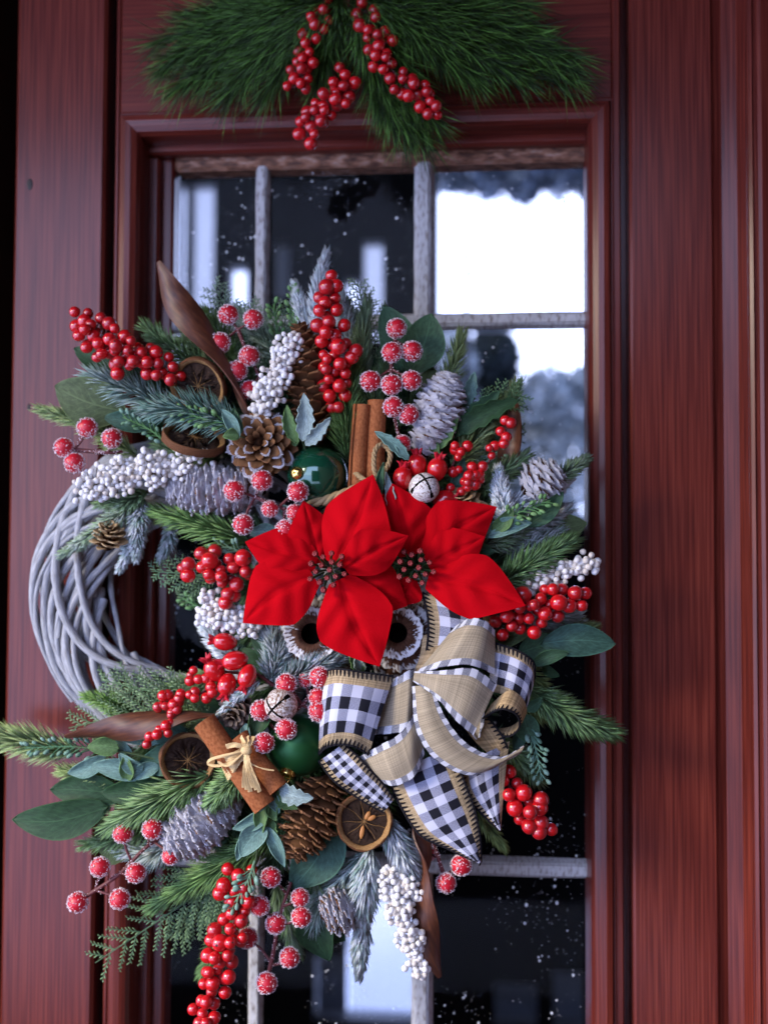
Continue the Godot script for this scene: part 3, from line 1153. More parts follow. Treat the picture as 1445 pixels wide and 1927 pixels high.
# fir twig: path of x, y, z; needles of len and wid (photograph pixels)
func fir(label: String, group: String, path: Array, len: float, n: int, c0: Color, c1: Color, frost := 0.0, splay := 0.9, wid := 2.4, called := "fir_sprig") -> Node3D:
	var line := spl(path, 48)
	var o := thing(called, label, "fir sprig" if called == "fir_sprig" else "pine sprig", line[0], group)
	var st := MB.new()
	st.col = c0.lerp(Color(0.05, 0.03, 0.015), 0.6)
	st.tube(line, radii(48, 0.0018, 0.0006), 6)
	var b := MB.new()
	var white := Color(0.62, 0.65, 0.71)
	n = int(n * 0.95)
	for i in n:
		var f := (i + rng.randf()) / n
		var k := clampi(int(f * 46), 0, 46)
		var p := line[k].lerp(line[k + 1], f * 46 - k)
		var d := (line[k + 1] - line[maxi(k - 1, 0)]).normalized()
		var sidev := d.cross(Vector3.BACK).normalized()
		var up := sidev.cross(d)
		var a := rng.randf() * TAU
		# most needles lie out to the sides, the rest stand up towards the viewer
		var rad := (sidev * cos(a) * 1.2 + up * (absf(sin(a)) * 0.9 - 0.15)).normalized()
		var open := splay * lerpf(1.0, 0.42, pow(f, 3.0)) * rnd(0.75, 1.2)
		var dir := (d * cos(open) + rad * sin(open)).normalized()
		var l := len * PX * lerpf(1.0, 0.62, pow(f, 2.5)) * minf(1.0, 0.55 + f * 5.0) * rnd(0.8, 1.12)
		var tip := p + dir * l + d * l * 0.12
		var t := rnd(0.8, 2.2)
		var a0 := Color(c0.r * t, c0.g * t, c0.b * t)
		var a1 := Color(c1.r * t, c1.g * t, c1.b * t)
		if frost > 0.0:
			# flock lies thickest on the needles that stand up, in uneven clumps
			var fr := clampf(frost * (0.72 + 0.9 * sin(f * 23.0 + a * 2.0) * rng.randf()) + frost * 0.4 * maxf(0.0, rad.z), 0.0, 1.0)
			a1 = a1.lerp(white, fr)
			a0 = a0.lerp(white, fr * 0.25)
		b.needle(p, tip, wid * PX * 0.55 * (1.0 + frost * 0.6) * rnd(0.8, 1.2), a0, a1)
	part(o, "stem", st.mesh(M["foliage"]))
	part(o, "needles", b.mesh(M["needle"]), Transform3D.IDENTITY, null, "stuff")
	return o


# feathery cedar: side twigs off a stem, each set with tiny scale leaves
func cedar(label: String, group: String, path: Array, len: float, n: int, c0: Color, c1: Color) -> void:
	var line := spl(path, 40)
	var o := thing("cedar_sprig", label, "cedar sprig", line[0], group)
	var st := MB.new()
	st.col = c0
	st.tube(line, radii(40, 0.0014, 0.0005), 6)
	var b := MB.new()
	n = int(n * 1.6)
	for i in n:
		var f := (i + 0.5) / n
		var k := clampi(int(f * 38), 0, 38)
		var p: Vector3 = line[k]
		var d := (line[k + 1] - p).normalized()
		var sidev := d.cross(Vector3.BACK).normalized() * (1.0 if i % 2 else -1.0)
		var dir := (d * 0.75 + sidev * rnd(0.55, 0.8) + Vector3.BACK * rnd(-0.25, 0.35)).normalized()
		var l := len * PX * lerpf(1.0, 0.3, pow(f, 1.5)) * rnd(0.7, 1.15)
		st.tube(PackedVector3Array([p, p + dir * l]), PackedFloat32Array([0.0007, 0.0004]), 5, false)
		var bits := maxi(5, int(l / 0.0021))
		for j in bits:
			var g := (j + 1.0) / bits
			var q := p + dir * l * g
			var s2 := dir.cross(Vector3.BACK).normalized() * (1.0 if j % 2 else -1.0)
			var bd := (dir * 0.8 + s2 * 0.7 + Vector3.BACK * rnd(-0.3, 0.3)).normalized()
			var t := rnd(0.7, 1.3)
			b.needle(q, q + bd * rnd(0.0035, 0.006) * lerpf(1.3, 0.7, g), 0.0009, Color(c0.r * t, c0.g * t, c0.b * t), Color(c1.r * t * 1.35, c1.g * t * 1.35, c1.b * t * 1.35))
	part(o, "stem", st.mesh(M["foliage"]))
	part(o, "scale_leaves", b.mesh(M["needle"]), Transform3D.IDENTITY, null, "stuff")


# one leaf from base to tip (x, y, z each); side bend and cup in photograph pixels
func leaf(o: Node3D, a: Array, b: Array, width: float, m: String, bend := 0.0, cup := 6.0, full := 0.8, teeth := 0.0, called := "leaf") -> void:
	var p := at_px(a)
	var q := at_px(b)
	var d := (q - p).normalized()
	var s := d.cross(Vector3.BACK).normalized()
	var up := s.cross(d).normalized()
	if up.z < 0.0:
		up = -up
	var l := p.distance_to(q)
	var rows := []
	var ph := rnd(0, 6.0)
	for i in 15:
		var t := i / 14.0
		var w := pow(maxf(0.0, sin(PI * pow(t, full))), 0.72) * width * PX * 0.5
		if teeth > 0.0:
			w *= 1.0 + teeth * (0.5 - fposmod(t * 5.0, 1.0))
		w = maxf(w, 0.0002)
		var c := p + d * l * t + s * bend * PX * sin(PI * t) + up * l * 0.07 * sin(PI * t)
		var line := PackedVector3Array()
		for j in 9:
			var e := j / 4.0 - 1.0
			line.append(c + s * e * w + up * (cup * PX * e * e * sin(PI * t) + 1.6 * PX * sin(t * 9.0 + ph + e * 2.0) * absf(e)))
		rows.append(line)
	var mb := MB.new()
	mb.sheet(rows, 0.0007)
	part(o, called, mb.mesh(M[m]))


func leaf_sprig(called: String, label: String, category: String, group: String, stem: Array, m: String, leaves: Array, stalk := Color(0.06, 0.10, 0.04)) -> Node3D:
	var line := spl(stem, 20)
	var o := thing(called, label, category, line[0], group)
	var b := MB.new()
	b.col = stalk
	b.tube(line, radii(20, 0.0013, 0.0008), 6)
	part(o, "stem", b.mesh(M["foliage"]))
	for k in leaves:
		# [ax, ay, az, bx, by, bz, width, bend, cup, full, teeth, material]
		leaf(o, k.slice(0, 3), k.slice(3, 6), k[6], k[11] if k.size() > 11 else m, k[7] if k.size() > 7 else 0.0, k[8] if k.size() > 8 else 6.0, k[9] if k.size() > 9 else 0.8, k[10] if k.size() > 10 else 0.0)
	return o


# slender seeded sprig: a stem with small stalked buds
func bud_sprig(label: String, path: Array, n: int, reach: float, c0: Color, c1: Color, r := 6.0) -> void:
	var line := spl(path, 30)
	var o := thing("seeded_sprig", label, "seeded sprig", line[0], "sprigs of small green buds")
	var st := MB.new()
	st.col = c0
	st.tube(line, radii(30, 0.0014, 0.0007), 6)
	var spots := []
	for i in n:
		var f := 0.12 + 0.88 * (i + 0.5) / n
		var k := clampi(int(f * 28), 0, 28)
		var d := (line[k + 1] - line[k]).normalized()
		var s := d.cross(Vector3.BACK).normalized() * (1.0 if i % 2 else -1.0)
		var dir := (d * 0.8 + s * rnd(0.3, 0.9) + Vector3.BACK * rnd(0.0, 0.6)).normalized()
		var tip := line[k] + dir * reach * PX * rnd(0.7, 1.15) * lerpf(1.0, 0.6, f)
		st.tube(PackedVector3Array([line[k], line[k].lerp(tip, 0.55) + d * 0.001, tip]), PackedFloat32Array([0.0009, 0.0006, 0.0007]), 5, false)
		spots.append([tip, dir])
	part(o, "stem", st.mesh(M["foliage"]))
	for k in spots:
		var b := MB.new()
		b.col = c0.lerp(c1, rng.randf())
		b.ball(Vector3.ZERO, Vector3(0.62, 1.0, 0.62), 9, 6)
		part(o, "bud", b.mesh(M["foliage"]), Transform3D(facing(k[1]).scaled(Vector3.ONE * r * PX * rnd(0.8, 1.15)), k[0]))


func pine_cone(label: String, a: Array, b: Array, r: float, n: int, kind: String, open := 0.6, blunt := 0.6, long := 1.0, wide := 0.62) -> void:
	var p := at_px(a)
	var q := at_px(b)
	var ax := (q - p).normalized()
	var l := p.distance_to(q)
	var o := thing("pine_cone", label, "pine cone", p, "pine cones")
	var core := MB.new()
	var prof := []
	var rad := func(t: float) -> float: return r * PX * pow(maxf(0.0, sin(PI * (0.10 + 0.86 * pow(t, blunt + 0.25)))), 0.62)
	for i in 11:
		var t := i / 10.0
		prof.append(Vector2(maxf(0.0002, rad.call(t) * 0.58 * (1.0 if i < 10 else 0.1)), l * t * 0.96))
	core.lathe(prof, 14, Transform3D(facing(ax), p))
	part(o, "core", core.mesh(M["cone core"]))
	if kind == "snowy":
		n = int(n * 1.15)
		wide = 0.85
	var fr := facing(ax)
	for i in n:
		var t := (i + 0.5) / n
		var ang := i * 2.39996
		var rr: float = rad.call(t)
		var out_ := fr.x * cos(ang) + fr.z * sin(ang)
		var op := open * lerpf(1.15, 0.35, t * t)
		var along := (out_ * sin(op) + ax * cos(op)).normalized()
		var face := (out_ * cos(op) - ax * sin(op)).normalized()
		var root := p + ax * l * t * 0.90 + out_ * rr * 0.42
		var size := (rr * 0.72 + r * PX * 0.12) * long * rnd(0.92, 1.08)
		var x := along.cross(face).normalized()
		var bs := Basis(x * size * 1.15 * wide * rnd(0.9, 1.15), along * size, face * size * 0.9)
		bs = Basis(along, rnd(-0.25, 0.25)) * Basis(x, rnd(-0.14, 0.14)) * bs
		var look_of := kind
		if kind == "dusted" and rng.randf() < 0.5:
			look_of = "amber"
		if kind == "snowy" and rng.randf() < 0.12:
			look_of = "dusted"
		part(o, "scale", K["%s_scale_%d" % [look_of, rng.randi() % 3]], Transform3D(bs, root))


func pod(label: String, path: Array, width: float, turns: float, start := 0.0) -> void:
	var line := spl(path, 40)
	var o := thing("twisted_pod", label, "seed pod", line[0], "twisted brown seed pods")
	var rows := []
	for i in 40:
		var t := i / 39.0
		var d := (line[mini(i + 1, 39)] - line[maxi(i - 1, 0)]).normalized()
		var s := d.cross(Vector3.BACK).normalized()
		var u := s.cross(d)
		var a := start + turns * TAU * t
		var ac := s * cos(a) + u * sin(a)
		var nn := d.cross(ac)
		var w := width * PX * 0.5 * pow(maxf(0.0001, sin(PI * (0.02 + 0.96 * t))), 0.55)
		var row := PackedVector3Array()
		for j in 11:
			var e := j / 5.0 - 1.0
			row.append(line[i] + ac * e * w + nn * (w * 0.45 * (1.0 - e * e) + 0.0005 * sin(t * 34.0) * (1.0 - absf(e))))
		rows.append(row)
	var b := MB.new()
	b.sheet(rows, 0.0016)
	part(o, "shell", b.mesh(M["dry pod"]))


func quill(o: Node3D, a: Array, b: Array, r: float, turn: float) -> void:
	var p := at_px(a)
	var q := at_px(b)
	var d := (q - p).normalized()
	var s := d.cross(Vector3.BACK).normalized()
	var u := s.cross(d)
	var rows := []
	for i in 16:
		var t := i / 15.0
		var c := p.lerp(q, t) + s * 0.0004 * sin(t * 5.0 + turn)
		var row := PackedVector3Array()
		for j in 30:
			var e := j / 29.0
			var ang := turn + e * TAU * 1.55
			var rr := r * PX * (1.0 - 0.52 * maxf(0.0, e - 0.28) / 0.72) * (1.0 + 0.025 * sin(ang * 3.0 + t * 4.0) + 0.012 * sin(t * 23.0 + ang * 5.0))
			row.append(c + (s * cos(ang) + u * sin(ang)) * rr)
		rows.append(row)
	var mb := MB.new()
	mb.sheet(rows, r * PX * 0.13, func(t: Vector2, _side: float) -> Vector2: return t)
	part(o, "quill", mb.mesh(M["cinnamon bark"]))


func orange(label: String, c: Array, nrm: Vector3, r: float, dark: bool) -> void:
	var p := at_px(c)
	var o := thing("orange_slice", label, "dried orange slice", p, "dried orange slices")
	var fr := Transform3D(facing(nrm), p)
	var R := r * PX
	var h := R * 0.13
	var b := MB.new()
	b.lathe([Vector2(R * 0.93, -h), Vector2(R * 0.985, -h * 0.8), Vector2(R, 0), Vector2(R * 0.99, h * 0.9), Vector2(R * 0.965, h * 1.25), Vector2(R * 0.935, h * 1.2)], 44, fr, 0.055, r)
	part(o, "rind", b.mesh(M["orange rind"]))
	b = MB.new()
	b.lathe([Vector2(R * 0.94, h * 1.22), Vector2(R * 0.90, h * 1.05), Vector2(R * 0.83, h * 0.5), Vector2(R * 0.80, 0.0), Vector2(R * 0.80, -h * 0.7), Vector2(R * 0.935, -h)], 44, fr, 0.055, r)
	part(o, "pith", b.mesh(M["orange pith"]))
	b = MB.new()
	b.lathe([Vector2(R * 0.82, -h * 0.35), Vector2(R * 0.4, -h * 0.5), Vector2(0.0001, -h * 0.45)], 30, fr)
	part(o, "backing", b.mesh(M["orange flesh"]))
	var n := 9
	for k in n:
		var a0 := TAU * k / n + rnd(-0.05, 0.05)
		var rows := []
		for i in 8:
			var t := i / 7.0
			var row := PackedVector3Array()
			for j in 8:
				var e := j / 7.0
				var ang := a0 + (e - 0.5) * TAU / n * lerpf(0.72, 0.93, t)
				var rad := R * lerpf(0.10, 0.815, t)
				var y := h * (-0.30 + 0.85 * sin(PI * e) * sin(PI * minf(0.95, t * 0.9 + 0.1)) * rnd(0.0, 1.0)) + (h * rnd(-0.5, 0.9) if dark else h * rnd(-0.15, 0.25)) * sin(PI * minf(1.0, t * 1.1))
				row.append(fr * Vector3(cos(ang) * rad, y, sin(ang) * rad))
			rows.append(row)
		b = MB.new()
		b.sheet(rows, 0.0006)
		part(o, "segment", b.mesh(M["orange flesh"]))
		b = MB.new()
		var am := a0 + PI / n
		var line := PackedVector3Array()
		var reach := rnd(0.35, 0.75) if dark else rnd(0.85, 1.0)
		for i in 9:
			var t := i / 8.0 * reach
			line.append(fr * Vector3(cos(am + sin(t * 6.0 + k) * 0.05) * R * 0.82 * t, h * (0.35 - 0.25 * t), sin(am + sin(t * 6.0 + k) * 0.05) * R * 0.82 * t))
		b.tube(line, radii(9, R * 0.012, R * 0.005), 5)
		part(o, "membrane", b.mesh(M["orange pith"]))
	if not dark:
		for k in [[0.25, 1.05, 0.17], [0.30, 0.45, 0.16], [0.36, -1.75, 0.24]]:
			b = MB.new()
			b.ball(Vector3.ZERO, Vector3(R * 0.085, R * 0.05, R * k[2]), 10, 7)
			var dir := Vector3(cos(-k[1]), 0, sin(-k[1]))
			part(o, "pip", b.mesh(M["orange pip"]), fr * Transform3D(Basis(Vector3.UP, atan2(dir.x, dir.z)), dir * R * k[0] + Vector3(0, h * 0.45, 0)))


# jingle bell with a crossed slit looking along nrm
func bell(label: String, c: Array, r: float, nrm: Vector3, roll: float, m: String) -> void:
	var p := at_px(c)
	var o := thing("jingle_bell", label, "bell", p, "rusty white jingle bells")
	var fr := Transform3D(facing(nrm) * Basis(Vector3.UP, roll), p)
	var R := r * PX
	var b := MB.new()
	var ni := 96
	var nj := 96
	var id := []
	for i in ni + 1:
		var line := PackedInt32Array()
		var e := PI * i / ni
		for j in nj + 1:
			var a := TAU * j / nj
			var d := Vector3(sin(e) * cos(a), cos(e), sin(e) * sin(a))
			line.append(b.vert(fr * (d * R * (1.0 + 0.02 * smoothstep(0.08, 0.0, absf(d.y + 0.02)))), fr.basis * d))
		id.append(line)
	for i in ni:
		for j in nj:
			var e := PI * (i + 0.5) / ni
			var a := TAU * (j + 0.5) / nj
			var d := Vector3(sin(e) * cos(a), cos(e), sin(e) * sin(a))
			if d.y > 0.28 and minf(absf(d.x), absf(d.z)) < 0.07:
				continue
			if d.y > 0.1 and (minf(Vector2(absf(d.x) - 0.94, d.z).length(), Vector2(absf(d.z) - 0.94, d.x).length()) < 0.12):
				continue
			b.quad(id[i][j], id[i][j + 1], id[i + 1][j + 1], id[i + 1][j])
	part(o, "shell", b.mesh(M[m]))
	b = MB.new()
	b.ball(Vector3.ZERO, Vector3.ONE * R * 0.93, 24, 16)
	part(o, "hollow", b.mesh(M["dark hollow"]), Transform3D(Basis.IDENTITY, p))
	b = MB.new()
	b.ball(Vector3.ZERO, Vector3.ONE * R * 0.12, 10, 8)


func rose_hips(label: String, stem: Array, hips: Array, small: Array) -> void:
	var line := spl(stem, 16)
	var o := thing("rose_hip_spray", label, "rose hip spray", line[0], "sprays of shiny red rose hips")
	var b := MB.new()
	b.tube(line, radii(16, 0.002, 0.001), 7)
	for k in hips:
		var p := at_px(k)
		b.tube(PackedVector3Array([line[0].lerp(line[15], 0.5), p]), PackedFloat32Array([0.0016, 0.0012]), 6, false)
	for k in small:
		var sp := spl(k[0], 14)
		b.tube(sp, radii(14, 0.0012, 0.0006), 6)
	part(o, "stalk", b.mesh(M["red stem"]))
	for k in hips:
		# [x, y, z, half width, half length, angle of the crown, tilt to viewer]
		var p := at_px(k)
		var d := Vector3(cos(k[5]), sin(k[5]), k[6]).normalized()
		var fr := Transform3D(facing(d, Vector3.BACK), p)
		b = MB.new()
		var w: float = k[3] * PX
		var h: float = k[4] * PX
		var prof := []
		for i in 15:
			var e := PI * i / 14.0
			prof.append(Vector2(maxf(0.0001, sin(e) * w * (1.0 - 0.10 * cos(e))), -cos(e) * h))
		b.lathe(prof, 22, fr)
		var hip := part(o, "hip", b.mesh(M["glossy berry"]))
		b = MB.new()
		for i in 7:
			var a := TAU * i / 7.0 + rnd(-0.2, 0.2)
			var r0 := fr * Vector3(cos(a) * w * 0.2, h * 0.92, sin(a) * w * 0.2)
			var r1 := fr * Vector3(cos(a) * w * 0.42, h * 1.22, sin(a) * w * 0.42)
			var r2 := fr * Vector3(cos(a) * w * rnd(0.55, 0.85), h * rnd(1.35, 1.5), sin(a) * w * rnd(0.5, 0.8))
			b.tube(PackedVector3Array([r0, r1, r2]), PackedFloat32Array([w * 0.22, w * 0.17, w * 0.02]), 6, true, 0.35)
		b.lathe([Vector2(w * 0.34, h * 0.86), Vector2(w * 0.30, h * 1.05), Vector2(0.0001, h * 1.0)], 12, fr)
		part(hip, "crown", b.mesh(M["sugared berry"]))
	for k in small:
		var sp := spl(k[0], 14)
		for i in int(k[1]):
			var p: Vector3 = sp[int((i + 0.5) / k[1] * 13.0)] + Vector3(rnd(-1, 1), rnd(-1, 1), rnd(0, 1)) * k[2] * PX
			part(o, "berry", K["berry_%d" % (rng.randi() % 3)], Transform3D(facing(rvec()).scaled(Vector3.ONE * rnd(7.5, 11.5) * PX), p))


func petal(o: Node3D, a: Array, b: Array, width: float, lift: float, twist := 0.0, fold := 0.24, bend := 0.0) -> void:
	var p := at_px(a)
	var q := at_px(b)
	var d := (q - p).normalized()
	var s := d.cross(Vector3.BACK).normalized()
	s = s.rotated(d, twist)
	var up := s.cross(d).normalized()
	if up.z < 0.0:
		up = -up
	var l := p.distance_to(q)
	var ph := rnd(0, 6.0)
	var rows := []
	for i in 25:
		var t := i / 24.0
		var w := 0.0
		if t < 0.5:
			w = lerpf(0.30, 1.0, sin(t * PI))
		else:
			var k := (t - 0.5) / 0.5
			w = (1.0 - pow(k, 1.45)) * (1.0 - 0.16 * k)
		w = maxf(0.004, w) * width * PX * 0.5
		var c := p + d * l * t + up * lift * PX * sin(PI * pow(t, 0.8)) + s * bend * PX * sin(PI * t)
		var row := PackedVector3Array()
		for j in 17:
			var e := j / 8.0 - 1.0
			var z := -fold * w * pow(absf(e), 1.5) + w * 0.15 * exp(-pow(e * 9.0, 2.0)) * -1.0 + 0.07 * w * sin(t * 8.0 + ph + (2.0 if e > 0.0 else 0.0)) * e * e
			z += 0.045 * w * sin((t * 3.2 - absf(e) * 0.9) * TAU) * (1.0 - absf(e) * 0.4)
			row.append(c + s * e * w + up * z)
		rows.append(row)
	var mb := MB.new()
	mb.sheet(rows, 0.0011)
	part(o, "petal", mb.mesh(M["velvet"]))


func stamens(o: Node3D, c: Array, spread: float, n: int) -> void:
	var mid := at_px(c)
	for i in n:
		var a := i * 2.39996
		var rr := spread * PX * sqrt((i + 0.6) / n)
		var tip := mid + Vector3(cos(a) * rr, sin(a) * rr, rnd(0.004, 0.010))
		var foot := mid + Vector3(cos(a) * rr * 0.35, sin(a) * rr * 0.35, -0.012)
		var b := MB.new()
		b.tube(PackedVector3Array([foot, foot.lerp(tip, 0.5) + Vector3(0, 0, 0.002), tip]), PackedFloat32Array([0.0011, 0.0011, 0.0013]), 6)
		var st := part(o, "stamen", b.mesh(M["green stalk"]))
		b = MB.new()
		b.ball(tip, Vector3(0.0029, 0.0029, 0.0036) * rnd(0.8, 1.1), 9, 6)
		var am := b.mesh(M["flower bud"])
		b = MB.new()
		for k in 6:
			var e := TAU * k / 6.0 + i
			b.needle(tip + Vector3(0, 0, 0.0030), tip + Vector3(cos(e) * 0.0026, sin(e) * 0.0026, 0.0042), 0.0008, Color.WHITE, Color.WHITE)
		part(st, "bud", b.mesh(M["flower star"], am))


# ribbon surface lofted between two edges (x, y, z lists); across 0..1 from edge a to edge b
func ribbon(o: Node3D, called: String, ea: Array, eb: Array, m: String, bulge := 0.0, across := 150.0, n := 30) -> Array:
	var la := spl(ea, n)
	var lb := spl(eb, n)
	var rows := []
	var run := PackedFloat32Array()
	var total := 0.0
	for i in n:
		var row := PackedVector3Array()
		for j in 11:
			var e := j / 10.0
			row.append(la[i].lerp(lb[i], e) + Vector3(0, 0, bulge * 0.01 * pow(sin(PI * e), 2.0 if m == "linen ribbon" else 1.0) + 0.0006 * sin(i * 0.55 + e * 3.0)))
		rows.append(row)
		if i:
			total += la[i - 1].lerp(lb[i - 1], 0.5).distance_to(la[i].lerp(lb[i], 0.5))
		run.append(total / (across * PX) / 0.96 * (1.35 if m == "check ribbon" else 1.0))
	var b := MB.new()
	b.sheet(rows, 0.0012, func(t: Vector2, _side: float) -> Vector2: return Vector2(t.x, run[int(round(t.y * (n - 1)))]))
	part(o, called, b.mesh(M[m]))
	return rows


func stitches(o: Node3D, rows: Array, col: int, inward: int) -> void:
	var b := MB.new()
	var edge := PackedVector3Array()
	for r in rows:
		edge.append(r[col] + Vector3(0, 0, 0.0008))
	b.tube(edge, radii(edge.size(), 0.0011, 0.0011), 5)
	var run := 0.0
	var next := 0.0
	for i in range(1, edge.size()):
		var l := edge[i].distance_to(edge[i - 1])
		while next < run + l:
			var f := (next - run) / maxf(l, 1e-6)
			var p := edge[i - 1].lerp(edge[i], f)
			var q: Vector3 = rows[i - 1][inward].lerp(rows[i][inward], f)
			var inn := (q - p).normalized() * 0.0062
			var along := (edge[i] - edge[i - 1]).normalized() * 0.0014
			b.tube(PackedVector3Array([p + Vector3(0, 0, 0.0004), p + inn * 0.5 + along * 0.5 + Vector3(0, 0, 0.0012), p + inn + along + Vector3(0, 0, 0.0006)]), PackedFloat32Array([0.0009, 0.0009, 0.0005]), 5, false)
			next += 0.0042
		run += l
	part(o, "edge_stitching", b.mesh(M["stitch thread"]), Transform3D.IDENTITY, null, "stuff")


# ---------------------------------------------------------------- the wreath, thing by thing
const GREEN0 := Color(0.018, 0.052, 0.016)
const GREEN1 := Color(0.095, 0.175, 0.050)
const OLIVE0 := Color(0.030, 0.068, 0.020)
const OLIVE1 := Color(0.175, 0.240, 0.080)
const BLUE0 := Color(0.020, 0.062, 0.046)
const BLUE1 := Color(0.105, 0.190, 0.155)
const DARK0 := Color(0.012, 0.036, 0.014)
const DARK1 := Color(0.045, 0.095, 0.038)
const SAGE0 := Color(0.110, 0.200, 0.120)
const SAGE1 := Color(0.200, 0.330, 0.270)
const LEAFY0 := Color(0.075, 0.180, 0.060)
const LEAFY1 := Color(0.170, 0.310, 0.120)


func build_wreath() -> void:
	willow_ring()
	deep_greens()
	fir_sprigs()
	cedar_and_seeds()
	leaves()
	cones()
	oranges_pods_and_spice()
	baubles_and_bells()
	beads_and_berries()
	poinsettias()
	bow()
	garland()


func willow_ring() -> void:
	var mid := P(358, 1122, 3.6 * 0.01)
	var o := thing("willow_wreath", "greyed woven willow ring that carries the christmas decorations", "wreath", mid)
	for k in 34:
		var phase := TAU * k / 34.0 * 3.0 + rnd(-0.3, 0.3)
		var layer := 1.0 - 0.32 * float(k % 3) * 0.5
		var twist := -1.0 if k % 4 < 3 else 0.9
		twist *= rnd(0.95, 1.2)
		var a0 := rnd(0, TAU)
		var sweep := TAU * rnd(0.62, 0.95)
		if k < 17:
			a0 = PI * rnd(0.28, 0.46)
			sweep = PI * rnd(1.15, 1.4)
		var n := 80
		var line := PackedVector3Array()
		var rad := PackedFloat32Array()
		var thick := rnd(0.0028, 0.0046)
		for i in n:
			var f := float(i) / (n - 1)
			var th := a0 + sweep * f
			var ph := phase + twist * (th - PI) * 1.35 + 0.25 * sin(th * 2.0 + k)
			var r0 := 0.1215 + cos(ph) * 0.0405 * layer + 0.0015 * sin(th * 5.0 + k)
			line.append(mid + Vector3(cos(th) * r0, sin(th) * r0, sin(ph) * 0.024 * layer + 0.001 * sin(th * 7.0 + k * 2.0)))
			rad.append(thick * lerpf(1.12, 0.72, f) * (1.0 + 0.06 * sin(th * 23.0 + k) + 0.16 * pow(maxf(0.0, sin(th * 7.0 + k * 1.9)), 24.0)))
		var b := MB.new()
		b.tube(line, rad, 10)
		part(o, "willow_rod", b.mesh(M["willow"]))


# what a twig in the shade can be told by: the thing before it and where it points
var anchors := [["upper red berries", 240, 660], ["tall brown pod", 370, 600], ["upper orange slice", 375, 720], ["lower flat orange slice", 365, 830], ["upper white beads", 520, 710], ["long brown cone", 580, 720], ["round frosted cone", 495, 840], ["upright berry spray", 630, 640], ["glossy bauble", 600, 895], ["upright cinnamon", 695, 830], ["sugared berries by the round leaves", 745, 700], ["snowy upright cone", 820, 780], ["twigs of small berries", 920, 840], ["white bell", 798, 915], ["small snowy cone", 1030, 900], ["frost tipped fir", 1010, 1010], ["creamy beads", 1050, 1080], ["berries below the creamy beads", 1020, 1150], ["rear poinsettia", 850, 1050], ["front poinsettia", 620, 1070], ["long snowy cone", 400, 925], ["berries beside the poinsettia", 420, 1080], ["white beads beside the poinsettia", 430, 1160], ["rose hips", 435, 1250], ["cut cone rosettes", 660, 1200], ["brown bell", 530, 1327], ["satin bauble", 562, 1400], ["checked front loop", 660, 1340], ["linen loops", 840, 1300], ["curled burlap loop", 950, 1340], ["long fir by the dark post", 1070, 1340], ["bow tails", 850, 1520], ["berries beside the tail", 985, 1510], ["pipped orange slice", 685, 1545], ["brown lower cone", 580, 1545], ["lower snowy cone", 385, 1545], ["tied cinnamon", 445, 1435], ["thick rinded slice", 354, 1430], ["dusty leaflets", 220, 1420], ["big glossy leaves", 150, 1520], ["lower sugared berries", 230, 1640], ["long berry trail", 420, 1770], ["hanging white beads", 750, 1720], ["egg shaped cone", 640, 1715], ["hanging sugared berries", 520, 1720]]
var told := {}
func shaded(p: Vector2, q: Vector2) -> String:
	var best: Array = anchors[0]
	for a in anchors:
		if Vector2(a[1], a[2]).distance_to(p.lerp(q, 0.6)) < Vector2(best[1], best[2]).distance_to(p.lerp(q, 0.6)):
			best = a
	var way := ["right", "down right", "down", "down left", "left", "up left", "up", "up right"]
	var text := "dark fir twig in the shade behind the %s, pointing %s" % [best[0], way[int(round(fposmod((q - p).angle(), TAU) / (TAU / 8.0))) % 8]]
	var order := anchors.duplicate()
	order.sort_custom(func(a, b): return Vector2(a[1], a[2]).distance_to(q) < Vector2(b[1], b[2]).distance_to(q))
	for a in order:
		if not told.has(text):
			break
		if a[0] != best[0]:
			text = "dark fir twig shaded by the %s and %s" % [best[0], a[0]]
	told[text] = true
	return text


# dark twigs that fill the depth behind everything
func deep_greens() -> void:
	var mid := Vector2(358, 1122)
	var k := 0
	for deg in range(-128, 118, 8):
		for ring in 2:
			var a := deg_to_rad(deg + rnd(-3, 3))
			var r0 := 190.0 + ring * 90.0
			var out_ := a + rnd(-0.7, 0.7)
			var p := mid + Vector2(cos(a), -sin(a)) * r0 * Vector2(1.0, 1.12)
			if deg > 40:
				p += Vector2(60, -60)
			if deg < -40:
				p += Vector2(70, 60)
			if absf(deg) <= 40:
				p += Vector2(190, 0)
			var q := p + Vector2(cos(out_), -sin(out_)) * rnd(110, 150)
			k += 1
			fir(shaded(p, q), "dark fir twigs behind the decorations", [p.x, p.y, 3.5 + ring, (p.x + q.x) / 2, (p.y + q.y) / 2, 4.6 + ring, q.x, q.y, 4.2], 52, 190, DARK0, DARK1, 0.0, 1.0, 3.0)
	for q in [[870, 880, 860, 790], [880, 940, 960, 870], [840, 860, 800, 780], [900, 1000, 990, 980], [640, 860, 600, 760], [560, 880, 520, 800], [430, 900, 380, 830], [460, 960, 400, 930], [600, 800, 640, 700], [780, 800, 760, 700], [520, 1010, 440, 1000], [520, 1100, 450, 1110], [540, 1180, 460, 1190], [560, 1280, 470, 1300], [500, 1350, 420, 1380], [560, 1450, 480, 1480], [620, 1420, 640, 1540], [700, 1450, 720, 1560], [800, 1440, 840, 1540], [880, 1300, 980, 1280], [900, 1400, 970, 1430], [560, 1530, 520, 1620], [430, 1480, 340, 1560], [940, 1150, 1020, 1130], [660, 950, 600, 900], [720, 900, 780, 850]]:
		fir(shaded(Vector2(q[0], q[1]), Vector2(q[2], q[3])), "dark fir twigs behind the decorations", [q[0], q[1], 3.4, (q[0] + q[2]) / 2.0, (q[1] + q[3]) / 2.0, 4.8, q[2], q[3], 4.6], 58, 240, DARK0, DARK1, 0.0, 1.05, 3.2)


